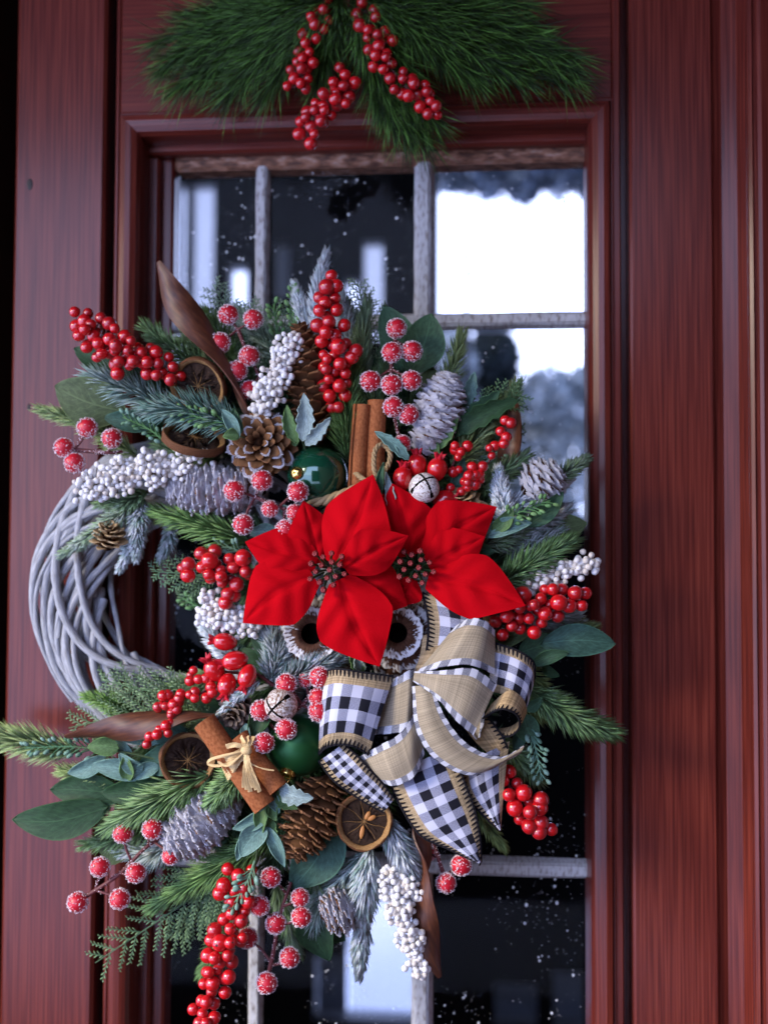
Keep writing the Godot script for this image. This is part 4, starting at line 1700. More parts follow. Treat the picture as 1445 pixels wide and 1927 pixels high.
func fir_sprigs() -> void:
	var g := "green fir sprigs"
	var w := "frosted fir sprigs"
	fir("green fir tip above the red berries next to the tall brown pod", g, [390, 700, 6, 330, 660, 7, 276, 618, 7], 46, 260, GREEN0, GREEN1, 0.08, 0.95)
	fir("fir sprig standing behind the tall brown pod", g, [440, 700, 5, 420, 640, 5.5, 385, 588, 5], 46, 220, GREEN0, GREEN1)
	fir("light green fir tip poking out under the round leaf above the sugared berries", g, [260, 860, 6, 170, 800, 6.5, 78, 772, 6.5], 44, 320, OLIVE0, OLIVE1, 0.05, 0.8)
	fir("flat blue green fir sprig between the round leaf and the red berries", g, [330, 775, 8, 250, 735, 8.5, 172, 706, 8], 58, 260, BLUE0, BLUE1, 0.25, 1.05, 2.6)
	fir("dark blue fir sprig lying between the two upper orange slices", g, [450, 800, 11, 370, 775, 11.2, 285, 770, 10.5], 56, 330, Color(0.012, 0.05, 0.036), Color(0.045, 0.115, 0.085), 0.12, 1.05, 2.6)
	fir("fir sprig lying under the snowy cone over the wreath hole", g, [470, 1020, 8, 390, 990, 8.6, 300, 965, 8.2], 58, 360, GREEN0, GREEN1, 0.0, 0.75, 2.8)
	fir("frosted fir tip hanging over the top of the willow ring", w, [268, 935, 7, 262, 990, 8, 258, 1045, 7.8], 34, 420, GREEN0, BLUE1, 0.62, 0.8, 3.0)
	fir("short frosted fir tip beside the longer hanging tip", w, [290, 960, 6, 255, 1020, 6.8, 228, 1068, 6.6], 30, 320, GREEN0, BLUE1, 0.7, 0.8, 3.0)
	fir("small shaded frosted tip inside the willow ring", w, [330, 970, 5, 320, 1015, 5.4, 305, 1050, 5.2], 28, 240, DARK0, BLUE1, 0.55, 0.8, 3.0)
	fir("fir twig behind the small tan cone on the willow ring", w, [270, 935, 7.4, 200, 990, 8.2, 118, 1043, 7.6], 34, 420, GREEN0, GREEN1, 0.35, 0.85, 2.8)
	fir("dark fir twig beside the white bead spray above the willow", g, [280, 925, 8, 235, 945, 8.5, 185, 950, 8], 30, 260, DARK0, GREEN1, 0.1)
	fir("tall frosted fir tip rising above the red berries", w, [600, 660, 7, 598, 560, 8, 612, 482, 8], 38, 430, Color(0.10, 0.15, 0.16), Color(0.28, 0.36, 0.40), 0.75, 0.55, 3.2)
	fir("frosted fir tip left of the tallest frosted one", w, [590, 650, 6, 570, 590, 6.6, 556, 540, 6.4], 34, 320, Color(0.10, 0.15, 0.16), Color(0.28, 0.36, 0.40), 0.7, 0.6, 3.2)
	fir("frosted fir twig beside the brown cone top", w, [650, 700, 6, 655, 620, 6.2, 645, 555, 6], 32, 240, Color(0.10, 0.15, 0.14), Color(0.25, 0.33, 0.34), 0.55, 0.6, 3.0)
	fir("green fir sprig leaning by the upright cinnamon sticks", g, [655, 870, 8, 655, 780, 8.6, 668, 690, 8], 54, 420, GREEN0, GREEN1, 0.0, 0.85)
	fir("fir sprig with thin stalks above the cinnamon sticks", g, [690, 770, 6, 680, 680, 6.4, 690, 575, 6], 56, 320, OLIVE0, Color(0.12, 0.19, 0.085), 0.1, 0.55)
	fir("yellow green fir tip behind the snowy upright cone", g, [815, 790, 5, 845, 710, 5.6, 868, 632, 5.6], 46, 300, OLIVE0, Color(0.19, 0.25, 0.10), 0.0, 0.75)
	fir("short dark fir sprig beside the topmost cinnamon stick", g, [800, 810, 7, 770, 785, 7.4, 740, 800, 7], 40, 240, DARK0, GREEN1)
	fir("fir sprig fanning towards the dark post above white beads", g, [930, 1105, 9, 1000, 1060, 9.6, 1072, 1018, 9.2], 52, 420, GREEN0, Color(0.10, 0.20, 0.062), 0.05, 0.85)
	fir("frost tipped fir sprig over the olive leaf", w, [960, 1060, 7, 1000, 1025, 7.5, 1052, 1000, 7.2], 40, 260, GREEN0, BLUE1, 0.55, 0.7)
	fir("heavily snowed fir tip between poinsettia and snowy cone", w, [960, 1000, 8, 945, 945, 9, 938, 888, 8.8], 34, 380, Color(0.12, 0.18, 0.17), Color(0.35, 0.42, 0.46), 0.9, 0.75, 4.4)
	fir("fir twig between the snowed tip and the poinsettia", g, [900, 985, 7, 912, 930, 7.5, 930, 880, 7.2], 40, 260, DARK0, GREEN1, 0.1)
	fir("small green tip at the end of the snowy cone", g, [1030, 920, 7, 1065, 890, 7.6, 1100, 866, 7.4], 32, 260, GREEN0, GREEN1, 0.2, 0.8)
	fir("snowy fir twig under the small snowy cone", w, [950, 960, 7.4, 1010, 930, 7.8, 1060, 905, 7.4], 40, 420, Color(0.10, 0.15, 0.15), Color(0.35, 0.42, 0.46), 0.85, 0.8, 4.0)
	fir("long fir sprig pointing at the dark post below the bow loops", g, [985, 1290, 7, 1070, 1345, 8, 1148, 1376, 7.6], 58, 420, GREEN0, GREEN1, 0.05, 0.75, 2.8)
	fir("fir sprig above the longest glossy leaf by the dark post", g, [1010, 1190, 5, 1060, 1185, 5.4, 1112, 1182, 5.2], 40, 240, GREEN0, OLIVE1)
	fir("fir tips showing behind the checked flap of the bow", g, [960, 1240, 6, 1000, 1275, 6.4, 1020, 1310, 6], 40, 240, OLIVE0, OLIVE1)
	fir("fir tip below the pointed bow tails", g, [880, 1500, 6, 915, 1550, 6.6, 945, 1592, 6.4], 36, 240, GREEN0, OLIVE1, 0.0, 0.6)
	fir("long fir sprig reaching past the frame edge below the willow", g, [150, 1415, 6, 60, 1398, 6.6, -20, 1382, 6.6], 60, 380, GREEN0, OLIVE1, 0.05, 0.75, 2.6)
	fir("fir sprig between the big glossy leaves and the snowy cone", g, [400, 1455, 9, 310, 1500, 9.8, 212, 1553, 9.2], 64, 380, GREEN0, GREEN1, 0.05, 0.8, 3.0)
	fir("short bushy fir tip beneath the tied cinnamon sticks", g, [470, 1440, 10, 435, 1475, 11, 400, 1512, 10.8], 44, 360, GREEN0, GREEN1, 0.05, 0.95, 3.0)
	fir("long fir sprig under the lower snowy cone", g, [520, 1570, 6.4, 420, 1630, 7.4, 290, 1705, 7], 62, 460, GREEN0, GREEN1, 0.0, 0.7, 2.8)
	fir("fir sprig left of the rose hips at the wreath opening", g, [420, 1270, 6, 370, 1290, 6.5, 310, 1302, 6.4], 44, 300, GREEN0, GREEN1, 0.05)
	fir("fir tip standing among cedar over the willow foot", g, [250, 1340, 6.6, 215, 1325, 7, 165, 1312, 6.8], 34, 300, OLIVE0, Color(0.10, 0.19, 0.04), 0.0, 0.95)
	fir("frosted fir sprig fanning out beneath the cut cones", w, [515, 1300, 9, 580, 1260, 9.6, 640, 1238, 9.2], 46, 420, BLUE0, BLUE1, 0.55, 0.85)
	fir("frosted fir sprig with white tips behind the rose hips", w, [510, 1290, 8.4, 520, 1235, 8.8, 505, 1190, 8.6], 46, 380, BLUE0, BLUE1, 0.65, 0.9)
	fir("pale frosted sprig hanging in the wreath opening", w, [450, 1250, 6, 415, 1215, 6.4, 385, 1180, 6.2], 34, 240, Color(0.2, 0.26, 0.27), Color(0.4, 0.47, 0.5), 0.8)
	fir("blue frosted twig crossing above the tiny grey cone", w, [490, 1280, 11, 450, 1310, 11.4, 412, 1345, 11], 22, 260, BLUE0, BLUE1, 0.7, 0.6)
	fir("frosted fir sprig hanging below the orange slice", w, [700, 1590, 8, 690, 1660, 9, 680, 1745, 8.4], 54, 460, GREEN0, BLUE1, 0.72, 0.62, 3.6)
	fir("frosted fir sprig slanting beneath the pointed bow tail", w, [720, 1530, 8, 755, 1600, 8.8, 785, 1668, 8.4], 50, 440, GREEN0, BLUE1, 0.78, 0.62, 3.6)
	fir("shaded frosted fir sprig behind the teal leaf", w, [690, 1600, 6, 650, 1650, 6.6, 605, 1690, 6.2], 50, 380, DARK0, BLUE1, 0.4, 0.7, 3.2)
	fir("lowest hanging fir tip with frosted end", w, [690, 1720, 7, 682, 1765, 7.6, 676, 1826, 7.4], 42, 420, GREEN0, BLUE1, 0.62, 0.5, 3.4)
	fir("dark fir sprig peeping left of the long red berry trail", g, [470, 1700, 5, 425, 1760, 5.4, 385, 1830, 5.2], 46, 260, DARK0, GREEN1)
	fir("fir sprig behind the brown lower cone", g, [560, 1560, 6, 590, 1640, 6.4, 640, 1690, 6], 46, 300, DARK0, GREEN1, 0.15)

	fir("light fir sprig spreading behind the tall brown pod top", g, [430, 760, 5, 400, 690, 5.4, 350, 640, 5.2], 50, 260, OLIVE0, OLIVE1, 0.1)
	fir("pale fir sprig between the two upper sugared sprays", g, [560, 700, 5, 500, 640, 5.6, 450, 590, 5.4], 52, 280, Color(0.05, 0.09, 0.05), Color(0.20, 0.27, 0.17), 0.15, 0.7)
	fir("pale green fir sprig right of the frosted fir tips", g, [690, 720, 5, 670, 640, 5.4, 655, 580, 5.2], 46, 260, Color(0.05, 0.09, 0.05), Color(0.20, 0.27, 0.15), 0.1, 0.7)
	fir("fir sprig below the round leaves and sugared berries", g, [720, 830, 7, 705, 770, 7.4, 716, 700, 7], 48, 300, GREEN0, GREEN1, 0.05, 0.8)
	fir("fir sprig fanning up between snowy cone and small berries", g, [850, 890, 7, 890, 830, 7.5, 935, 770, 7.2], 50, 320, GREEN0, OLIVE1, 0.08, 0.8)
	fir("fir sprig under the small berries pointing at the pane", g, [880, 930, 7.6, 930, 900, 8, 985, 860, 7.6], 44, 280, GREEN0, GREEN1, 0.1, 0.8)
	fir("fir sprig at the tip of the rear poinsettia petal", g, [900, 1030, 8, 950, 1010, 8.4, 1010, 975, 8], 44, 300, GREEN0, GREEN1, 0.2, 0.8)
	fir("fir sprig low beside the curled burlap loop", g, [960, 1310, 6, 1010, 1330, 6.4, 1070, 1330, 6.2], 48, 300, OLIVE0, OLIVE1, 0.0, 0.85)
	fir("fir sprig spreading under the upper white beads", g, [420, 850, 7, 370, 860, 7.4, 300, 840, 7], 44, 300, GREEN0, GREEN1, 0.1, 0.85)
	fir("green fir sprig above the sugared berries at the satin bauble", g, [560, 1290, 8, 600, 1250, 8.4, 640, 1215, 8], 44, 300, GREEN0, BLUE1, 0.3, 0.85)
	fir("fir sprig in the gap below the satin bauble", g, [600, 1440, 7, 630, 1500, 7.4, 640, 1560, 7], 48, 320, GREEN0, GREEN1, 0.0, 0.85)
	fir("fir sprig under the dusty leaflets beside the fir at the frame edge", g, [280, 1450, 7, 200, 1460, 7.4, 120, 1450, 7], 46, 280, GREEN0, OLIVE1, 0.0, 0.85)
	fir("fir sprig behind the egg shaped snowy cone", g, [620, 1660, 6, 600, 1710, 6.4, 585, 1760, 6], 42, 260, GREEN0, BLUE1, 0.3, 0.8)

	fir("frosted fir sprig between creamy beads and small snowy cone", w, [940, 1040, 7, 1000, 990, 7.6, 1062, 960, 7.2], 44, 320, GREEN0, BLUE1, 0.65, 0.8, 3.2)
	fir("frosted fir sprig behind the berries below the creamy beads", w, [930, 1190, 6, 1000, 1170, 6.4, 1080, 1160, 6], 46, 300, GREEN0, BLUE1, 0.5, 0.85, 3.0)
	fir("fir sprig drooping right of the bow tails above the berries", g, [930, 1390, 6, 975, 1425, 6.4, 1010, 1465, 6], 44, 300, GREEN0, GREEN1, 0.1, 0.85)
	fir("fir sprig between the poinsettia tip and the long berries", g, [880, 1130, 7, 930, 1120, 7.4, 985, 1095, 7], 44, 280, GREEN0, OLIVE1, 0.1, 0.85)
	fir("frosted fir sprig between the dusky round leaf and lower cone", w, [360, 1560, 6, 300, 1600, 6.4, 230, 1600, 6], 46, 300, GREEN0, BLUE1, 0.45, 0.85, 3.0)
	fir("fir sprig filling the gap under the big glossy leaves", g, [330, 1530, 6, 250, 1570, 6.4, 160, 1590, 6], 46, 280, GREEN0, GREEN1, 0.05, 0.85)
	fir("fir sprig behind the hanging sugared berries", g, [520, 1660, 5, 540, 1720, 5.4, 560, 1790, 5.2], 46, 280, GREEN0, GREEN1, 0.15, 0.8)
	fir("frosted fir sprig behind the hanging white beads", w, [750, 1620, 6, 780, 1680, 6.4, 790, 1750, 6], 40, 280, GREEN0, BLUE1, 0.6, 0.7, 3.0)
	fir("fir sprig reaching up behind the twigs of small berries", g, [900, 860, 5, 940, 800, 5.4, 970, 730, 5], 48, 260, GREEN0, OLIVE1, 0.05, 0.8)


func cedar_and_seeds() -> void:
	var g := "feathery cedar sprigs"
	cedar("long feathery cedar sprig reaching down left below the fir", g, [470, 1600, 6, 360, 1690, 6.6, 180, 1812, 6.4], 130, 20, Color(0.06, 0.12, 0.055), Color(0.14, 0.22, 0.10))
	cedar("cedar sprig hanging beneath the long fir sprig", g, [480, 1610, 6, 400, 1680, 6.4, 330, 1770, 6.2], 110, 18, Color(0.06, 0.12, 0.055), Color(0.15, 0.24, 0.11))
	cedar("short cedar sprig hanging towards the red berry trail", g, [500, 1620, 5.4, 430, 1690, 5.8, 400, 1740, 5.6], 70, 12, Color(0.06, 0.12, 0.055), Color(0.15, 0.24, 0.11))
	cedar("pale cedar sprig spreading over the foot of the willow ring", g, [420, 1330, 7.2, 290, 1335, 8, 130, 1370, 7.6], 110, 22, Color(0.09, 0.16, 0.07), Color(0.20, 0.29, 0.15))
	cedar("cedar sprig rising over the willow foot towards the opening", g, [400, 1330, 7, 280, 1300, 7.6, 190, 1280, 7.2], 80, 20, Color(0.09, 0.16, 0.07), Color(0.20, 0.29, 0.15))
	cedar("cedar sprig just above the rusty pod", g, [440, 1370, 7.6, 330, 1350, 8, 180, 1390, 7.6], 70, 20, Color(0.09, 0.16, 0.07), Color(0.19, 0.28, 0.14))
	cedar("misty cedar sprig standing behind the upper sugared berries", g, [500, 740, 5, 460, 640, 5.4, 400, 535, 5], 90, 20, Color(0.10, 0.17, 0.10), Color(0.20, 0.28, 0.19))
	cedar("thin cedar sprig standing before the second pane", g, [500, 760, 5.4, 500, 660, 5.6, 470, 570, 5.4], 90, 20, Color(0.10, 0.17, 0.10), Color(0.20, 0.28, 0.19))
	cedar("cedar sprig between brown cone and small bud sprig", g, [560, 740, 5.8, 540, 650, 6, 520, 580, 5.8], 80, 18, Color(0.10, 0.17, 0.10), Color(0.20, 0.28, 0.19))
	cedar("wispy cedar sprig rising right of the tall berries", g, [700, 720, 5, 690, 620, 5.2, 672, 530, 5], 80, 16, Color(0.09, 0.15, 0.07), Color(0.19, 0.27, 0.13))
	cedar("cedar sprig fanning beside the snowy upright cone", g, [820, 860, 7, 890, 790, 7.4, 985, 735, 7], 90, 22, Color(0.05, 0.12, 0.05), Color(0.15, 0.25, 0.11))
	cedar("soft cedar sprig behind the small red berry twigs", g, [880, 900, 6, 930, 850, 6.2, 970, 800, 6], 70, 18, Color(0.06, 0.12, 0.055), Color(0.15, 0.24, 0.12))
	cedar("thin cedar twig reaching into the wreath opening", g, [410, 1090, 7, 350, 1080, 7.4, 285, 1075, 7], 60, 10, Color(0.06, 0.12, 0.055), Color(0.12, 0.20, 0.10))
	cedar("cedar twig reaching under the beads into the opening", g, [430, 1140, 6, 380, 1125, 6.4, 335, 1120, 6.2], 50, 9, Color(0.06, 0.12, 0.055), Color(0.14, 0.22, 0.11))
	bud_sprig("sprig of green buds below the two upper orange slices", [445, 800, 11.6, 390, 790, 12, 335, 772, 11.8], 17, 30, LEAFY0, LEAFY1, 6.2)
	bud_sprig("sprig of pale buds above the white bead spray", [330, 850, 9.6, 285, 810, 10, 232, 785, 9.8], 16, 30, LEAFY0, SAGE1, 6.2)
	bud_sprig("upright bud sprig left of the frosted fir tip", [560, 640, 6.4, 552, 590, 6.8, 550, 535, 6.6], 12, 26, LEAFY0, LEAFY1, 6.5)
	bud_sprig("upright bud sprig behind the white bead spray", [525, 660, 6.4, 520, 610, 6.8, 515, 572, 6.6], 10, 26, LEAFY0, LEAFY1, 6.5)
	bud_sprig("bud sprig lying across the fir at the far frame edge", [210, 1412, 8.4, 130, 1405, 9, 48, 1408, 8.8], 22, 32, Color(0.06, 0.15, 0.07), SAGE1, 6.8)
	bud_sprig("blue green bud sprig hanging over the long red berries", [480, 1620, 11, 465, 1660, 11.6, 432, 1715, 11.4], 16, 30, SAGE0, SAGE1, 6.5)
	bud_sprig("drooping bud sprig right of the bow", [985, 1350, 7.6, 1005, 1400, 8.2, 1020, 1470, 8], 20, 32, Color(0.09, 0.19, 0.13), SAGE1, 6.5)
	bud_sprig("bud sprig pointing at the pane beside the poinsettia tip", [930, 990, 9.6, 975, 965, 10.2, 1035, 942, 10], 18, 30, LEAFY0, LEAFY1, 6.2)
	bud_sprig("bud sprig above the red berries left of the poinsettia", [470, 1050, 9, 430, 1030, 9.4, 395, 1040, 9.2], 13, 30, SAGE0, SAGE1, 6.2)
	bud_sprig("tiny bud sprig hanging in the wreath opening", [400, 1150, 6.6, 370, 1140, 7, 345, 1125, 6.8], 9, 26, LEAFY0, LEAFY1, 6.2)
	bud_sprig("bud sprig behind the small red berries near the pane", [880, 905, 6.8, 910, 860, 7.2, 960, 850, 7], 14, 30, SAGE0, SAGE1, 6)


func leaves() -> void:
	var g := "eucalyptus leaf sprigs"
	leaf_sprig("eucalyptus_sprig", "round and narrow dark leaves beside the upper red berries", "leaf sprig", g, [300, 790, 6, 230, 740, 6.4, 170, 690, 6], "olive leaf", [
		[238, 775, 8, 104, 726, 8.4, 100, -8, 5, 0.85, 0.0, "olive leaf"], [255, 735, 7, 140, 655, 7.2, 62, 10, 10, 0.9, 0.0, "deep leaf"], [300, 740, 6.6, 235, 655, 6.6, 60, -6, 8, 0.85, 0.0, "deep leaf"], [300, 795, 8.2, 195, 785, 8.4, 44, -4, 6, 0.8, 0.0, "teal leaf"]])
	leaf_sprig("eucalyptus_sprig", "pair of large round leaves behind the middle sugared berries", "leaf sprig", g, [760, 790, 5, 765, 730, 5.4, 765, 690, 5.4], "eucalyptus leaf", [
		[765, 700, 6, 722, 575, 6, 74, 6, 4, 0.85], [770, 705, 6.2, 812, 590, 6.2, 86, 8, 4, 0.9], [785, 775, 6, 815, 690, 5.8, 60, 6, 6, 0.8, 0.0, "olive leaf"], [735, 745, 5.4, 712, 660, 5.2, 50, 0, 5, 0.8, 0.0, "deep leaf"]])
	leaf_sprig("eucalyptus_sprig", "glossy leaves pointing at the dark post beside the bow", "leaf sprig", g, [960, 1250, 7, 1000, 1225, 7.4, 1020, 1215, 7.4], "eucalyptus leaf", [
		[1015, 1212, 8.4, 1158, 1212, 8, 62, -8, -4, 0.95, 0.0, "teal leaf"], [975, 1230, 7.6, 1065, 1212, 7.6, 54, -6, 6, 0.8], [1000, 1250, 8.6, 1070, 1228, 8.8, 26, -4, 5, 0.8], [920, 1215, 7.8, 1000, 1188, 8, 40, -6, 8, 0.8, 0.0, "olive leaf"], [1020, 1252, 7, 1052, 1272, 7, 20, 4, 4, 0.8, 0.0, "deep leaf"]])
	leaf_sprig("eucalyptus_sprig", "large dark glossy leaves pointing down left over the lavender post", "leaf sprig", g, [400, 1455, 6, 300, 1480, 6.4, 200, 1510, 6.4], "deep leaf", [
		[205, 1518, 9, 24, 1542, 8.6, 74, -12, 5, 0.85], [195, 1512, 8, 70, 1552, 8, 60, -8, 5, 0.85], [235, 1496, 8.4, 95, 1486, 8.2, 66, 6, 6, 0.85], [300, 1470, 8.8, 190, 1492, 9, 50, -8, 8, 0.8], [310, 1480, 7.6, 190, 1450, 7.4, 46, 6, 6, 0.8, 0.0, "teal leaf"]])
	leaf_sprig("eucalyptus_sprig", "dusky round leaf behind the lower sugared berries", "leaf sprig", g, [270, 1520, 5, 250, 1535, 5.4, 240, 1545, 5.4], "olive leaf", [[252, 1530, 6, 206, 1628, 6, 88, 10, 4, 0.85]])
	leaf_sprig("eucalyptus_sprig", "big teal leaf under the brown lower cone", "leaf sprig", g, [660, 1530, 6, 640, 1550, 6.4, 630, 1560, 6.4], "teal leaf", [[630, 1545, 7.6, 548, 1672, 8.2, 96, -10, 6, 0.75], [600, 1690, 6, 620, 1808, 6.2, 74, 16, 8, 0.8, 0.0, "deep leaf"], [560, 1700, 5.4, 640, 1660, 5.6, 70, 0, 6, 0.8, 0.0, "deep leaf"], [520, 1700, 5.2, 560, 1770, 5.2, 52, 6, 6, 0.8, 0.0, "deep leaf"], [600, 1730, 4.8, 650, 1770, 4.8, 50, 0, 6, 0.8, 0.0, "deep leaf"]])
	leaf_sprig("eucalyptus_sprig", "teal leaves behind the rusty pod and lower orange slice", "leaf sprig", g, [380, 1390, 7, 330, 1400, 7.4, 280, 1410, 7.4], "teal leaf", [[370, 1400, 8.4, 255, 1368, 8.2, 50, 8, 5, 0.8], [360, 1405, 8.8, 258, 1442, 8.8, 60, -6, 6, 0.8], [350, 1360, 8, 245, 1362, 7.8, 40, 6, 5, 0.8]])
	leaf_sprig("leaf_sprig", "dusty blue green leaflets under the rusty brown pod", "leaf sprig", "dusty leaflet sprigs", [300, 1430, 9, 230, 1415, 9.6, 140, 1405, 9.4], "sage leaf", [
		[225, 1408, 10, 166, 1405, 10.2, 36, 4, 8, 0.75, 0.0, "fresh leaf"], [270, 1450, 9.6, 225, 1418, 10, 30, -4, 8, 0.75, 0.0, "sage leaf"], [240, 1470, 9.6, 236, 1418, 10, 28, 4, 8, 0.75, 0.0, "fresh leaf"], [200, 1425, 9, 128, 1455, 9, 34, -6, 8, 0.8], [280, 1460, 9, 170, 1440, 9.2, 40, 6, 8, 0.8], [300, 1440, 9.2, 250, 1466, 9.4, 30, 4, 8, 0.8], [250, 1420, 9, 190, 1380, 8.8, 24, 4, 6, 0.8], [300, 1400, 8.8, 180, 1370, 8.4, 26, 4, 6, 0.8]])
	leaf_sprig("leaf_sprig", "pale blue green leaflets hanging left of the brown lower cone", "leaf sprig", "dusty leaflet sprigs", [510, 1500, 10, 492, 1560, 10.8, 478, 1640, 10.6], "sage leaf", [
		[500, 1555, 11.4, 453, 1612, 11.8, 44, 6, 8, 0.75], [512, 1520, 11, 438, 1560, 11.2, 30, -6, 8, 0.8, 0.0, "sage leaf"], [500, 1555, 11, 536, 1632, 11.2, 26, -6, 10, 0.8], [505, 1500, 11, 492, 1575, 11.4, 26, 6, 8, 0.8, 0.0, "fresh leaf"], [515, 1510, 11, 520, 1545, 11.6, 22, 4, 8, 0.8, 0.0, "fresh leaf"], [470, 1560, 10.4, 446, 1620, 10.6, 22, 0, 8, 0.8], [510, 1540, 10.6, 525, 1600, 11, 24, 4, 8, 0.8, 0.35, "fresh leaf"]])
	leaf_sprig("leaf_sprig", "frost touched toothed leaf over the top of the brown lower cone", "leaf sprig", "frosted toothed leaf sprigs", [520, 1480, 11, 540, 1490, 11.8, 560, 1496, 12], "frosty leaf", [[525, 1484, 12, 590, 1502, 12.8, 34, 4, 8, 0.8, 0.5], [520, 1490, 11.6, 560, 1522, 12, 24, 4, 8, 0.8, 0.4, "fresh leaf"], [510, 1488, 11.4, 525, 1530, 11.6, 22, 0, 8, 0.8, 0.0, "sage leaf"]])
	leaf_sprig("leaf_sprig", "frost touched toothed leaves between round cone and brown cone", "leaf sprig", "frosted toothed leaf sprigs", [575, 850, 9.6, 565, 810, 10.6, 560, 780, 10.6], "frosty leaf", [[570, 830, 11.4, 572, 740, 11.8, 32, 6, 8, 0.8, 0.45], [575, 838, 11.4, 622, 786, 12, 24, 4, 8, 0.8, 0.5], [560, 835, 11, 540, 762, 11.4, 24, -4, 8, 0.8, 0.3, "fresh leaf"], [556, 840, 10.6, 548, 795, 11, 20, 0, 6, 0.8, 0.3, "fresh leaf"]])
	leaf_sprig("leaf_sprig", "blue frosted leaf crossing the shorter cinnamon stick", "leaf sprig", "frosted toothed leaf sprigs", [775, 870, 10.4, 745, 835, 11, 715, 815, 10.8], "frosty leaf", [[770, 865, 11.6, 705, 812, 11.8, 22, 4, 6, 0.8, 0.35, "sage leaf"], [762, 862, 11.4, 740, 830, 11.8, 16, 4, 6, 0.8, 0.2, "sage leaf"]])
	leaf_sprig("leaf_sprig", "long toothed leaves fanning right of the snowy upright cone", "leaf sprig", "frosted toothed leaf sprigs", [820, 870, 7, 880, 800, 7.6, 960, 745, 7.4], "fresh leaf", [[850, 820, 8.4, 978, 752, 8.6, 40, -6, 8, 0.85, 0.45, "deep leaf"], [860, 800, 8, 940, 735, 8.2, 34, 6, 8, 0.85, 0.5, "eucalyptus leaf"], [868, 770, 7.6, 893, 700, 7.6, 26, 4, 6, 0.8, 0.4, "sage leaf"], [815, 850, 9, 862, 775, 9.2, 26, 4, 8, 0.8, 0.3, "fresh leaf"], [822, 868, 9, 812, 812, 9.2, 18, 0, 6, 0.8, 0.2, "fresh leaf"]], Color(0.05, 0.12, 0.04))
	leaf_sprig("leaf_sprig", "slender grey green leaves beside the twigs of small red berries", "leaf sprig", "dusty leaflet sprigs", [840, 950, 8, 860, 910, 8.6, 870, 880, 8.4], "sage leaf", [[850, 930, 9, 872, 862, 9.2, 26, 4, 6, 0.8, 0.0, "teal leaf"], [860, 935, 9, 905, 905, 9.2, 24, 4, 6, 0.8, 0.0, "teal leaf"], [870, 930, 8.6, 895, 880, 8.8, 16, 4, 6, 0.8]])
	leaf_sprig("leaf_sprig", "sage leaves beneath the bud sprig at the poinsettia tip", "leaf sprig", "dusty leaflet sprigs", [900, 1010, 9, 950, 990, 9.6, 1000, 970, 9.4], "sage leaf", [[908, 1008, 10, 1000, 984, 10.2, 34, -6, 8, 0.85, 0.0, "sage leaf"], [925, 1000, 10.2, 965, 955, 10.4, 28, 6, 8, 0.8, 0.0, "fresh leaf"], [985, 990, 9, 1060, 925, 9, 36, 8, 6, 0.85, 0.0, "eucalyptus leaf"], [1000, 990, 7, 1104, 985, 7, 60, 6, 5, 0.8, 0.0, "olive leaf"], [895, 1030, 9.4, 930, 1040, 9.8, 22, 0, 6, 0.8, 0.0, "eucalyptus leaf"]])
	leaf_sprig("leaf_sprig", "curled sage leaf pinched beneath the central poinsettia point", "leaf sprig", "dusty leaflet sprigs", [670, 1270, 8, 665, 1250, 8.4, 662, 1240, 8.4], "sage leaf", [[680, 1268, 9, 658, 1222, 9.6, 26, 4, 10, 0.8, 0.3, "fresh leaf"], [685, 1262, 9, 672, 1226, 9.8, 20, -3, 10, 0.8, 0.3, "frosty leaf"]])
	leaf_sprig("leaf_sprig", "pale leaves under the sugared berries by the upper poinsettia petal", "leaf sprig", "dusty leaflet sprigs", [540, 1010, 8, 510, 995, 8.6, 490, 990, 8.6], "sage leaf", [[530, 1012, 9.4, 468, 1002, 9.6, 34, 6, 6, 0.8, 0.0, "sage leaf"], [560, 990, 8.8, 525, 950, 9, 28, 4, 6, 0.8, 0.0, "sage leaf"], [500, 1060, 9, 478, 1080, 9.6, 24, 0, 6, 0.8, 0.0, "frosty leaf"]])
	leaf_sprig("leaf_sprig", "dark curled leaves round the tiny grey cone and bell", "leaf sprig", g, [500, 1390, 8, 480, 1365, 8.6, 470, 1350, 8.6], "deep leaf", [[495, 1320, 10.4, 470, 1388, 11, 40, -8, 12, 0.8, 0.0, "deep leaf"], [410, 1350, 9.4, 470, 1384, 9.6, 50, 6, 6, 0.8, 0.0, "eucalyptus leaf"], [462, 1362, 11, 474, 1398, 11.4, 18, 3, 8, 0.7, 0.0, "sage leaf"], [360, 1318, 8, 420, 1330, 8.2, 38, 4, 6, 0.8, 0.0, "deep leaf"], [540, 1330, 9, 510, 1380, 9.2, 40, 4, 6, 0.8, 0.0, "deep leaf"]])
	leaf_sprig("leaf_sprig", "green and yellow leaflets lying on the bud sprig beside the round cone", "leaf sprig", "dusty leaflet sprigs", [470, 830, 11.4, 440, 815, 12, 420, 800, 12], "sage leaf", [[450, 825, 12.6, 418, 770, 12.6, 24, 4, 8, 0.8, 0.0, "sage leaf"], [450, 822, 12.8, 420, 822, 13.2, 22, 4, 8, 0.75, 0.0, "fresh leaf"], [455, 815, 12.2, 440, 768, 12.2, 22, -3, 8, 0.8, 0.0, "eucalyptus leaf"]])
	leaf_sprig("leaf_sprig", "sage leaves drooping on the stem right of the bow", "leaf sprig", "dusty leaflet sprigs", [975, 1340, 7, 990, 1370, 7.4, 1000, 1400, 7.4], "sage leaf", [[985, 1335, 8.2, 1020, 1312, 8.6, 22, 4, 6, 0.8, 0.0, "eucalyptus leaf"], [985, 1345, 8, 1008, 1400, 8, 46, 4, 6, 0.8, 0.0, "eucalyptus leaf"], [990, 1360, 7.6, 970, 1420, 7.6, 26, 4, 6, 0.8, 0.0, "teal leaf"]])
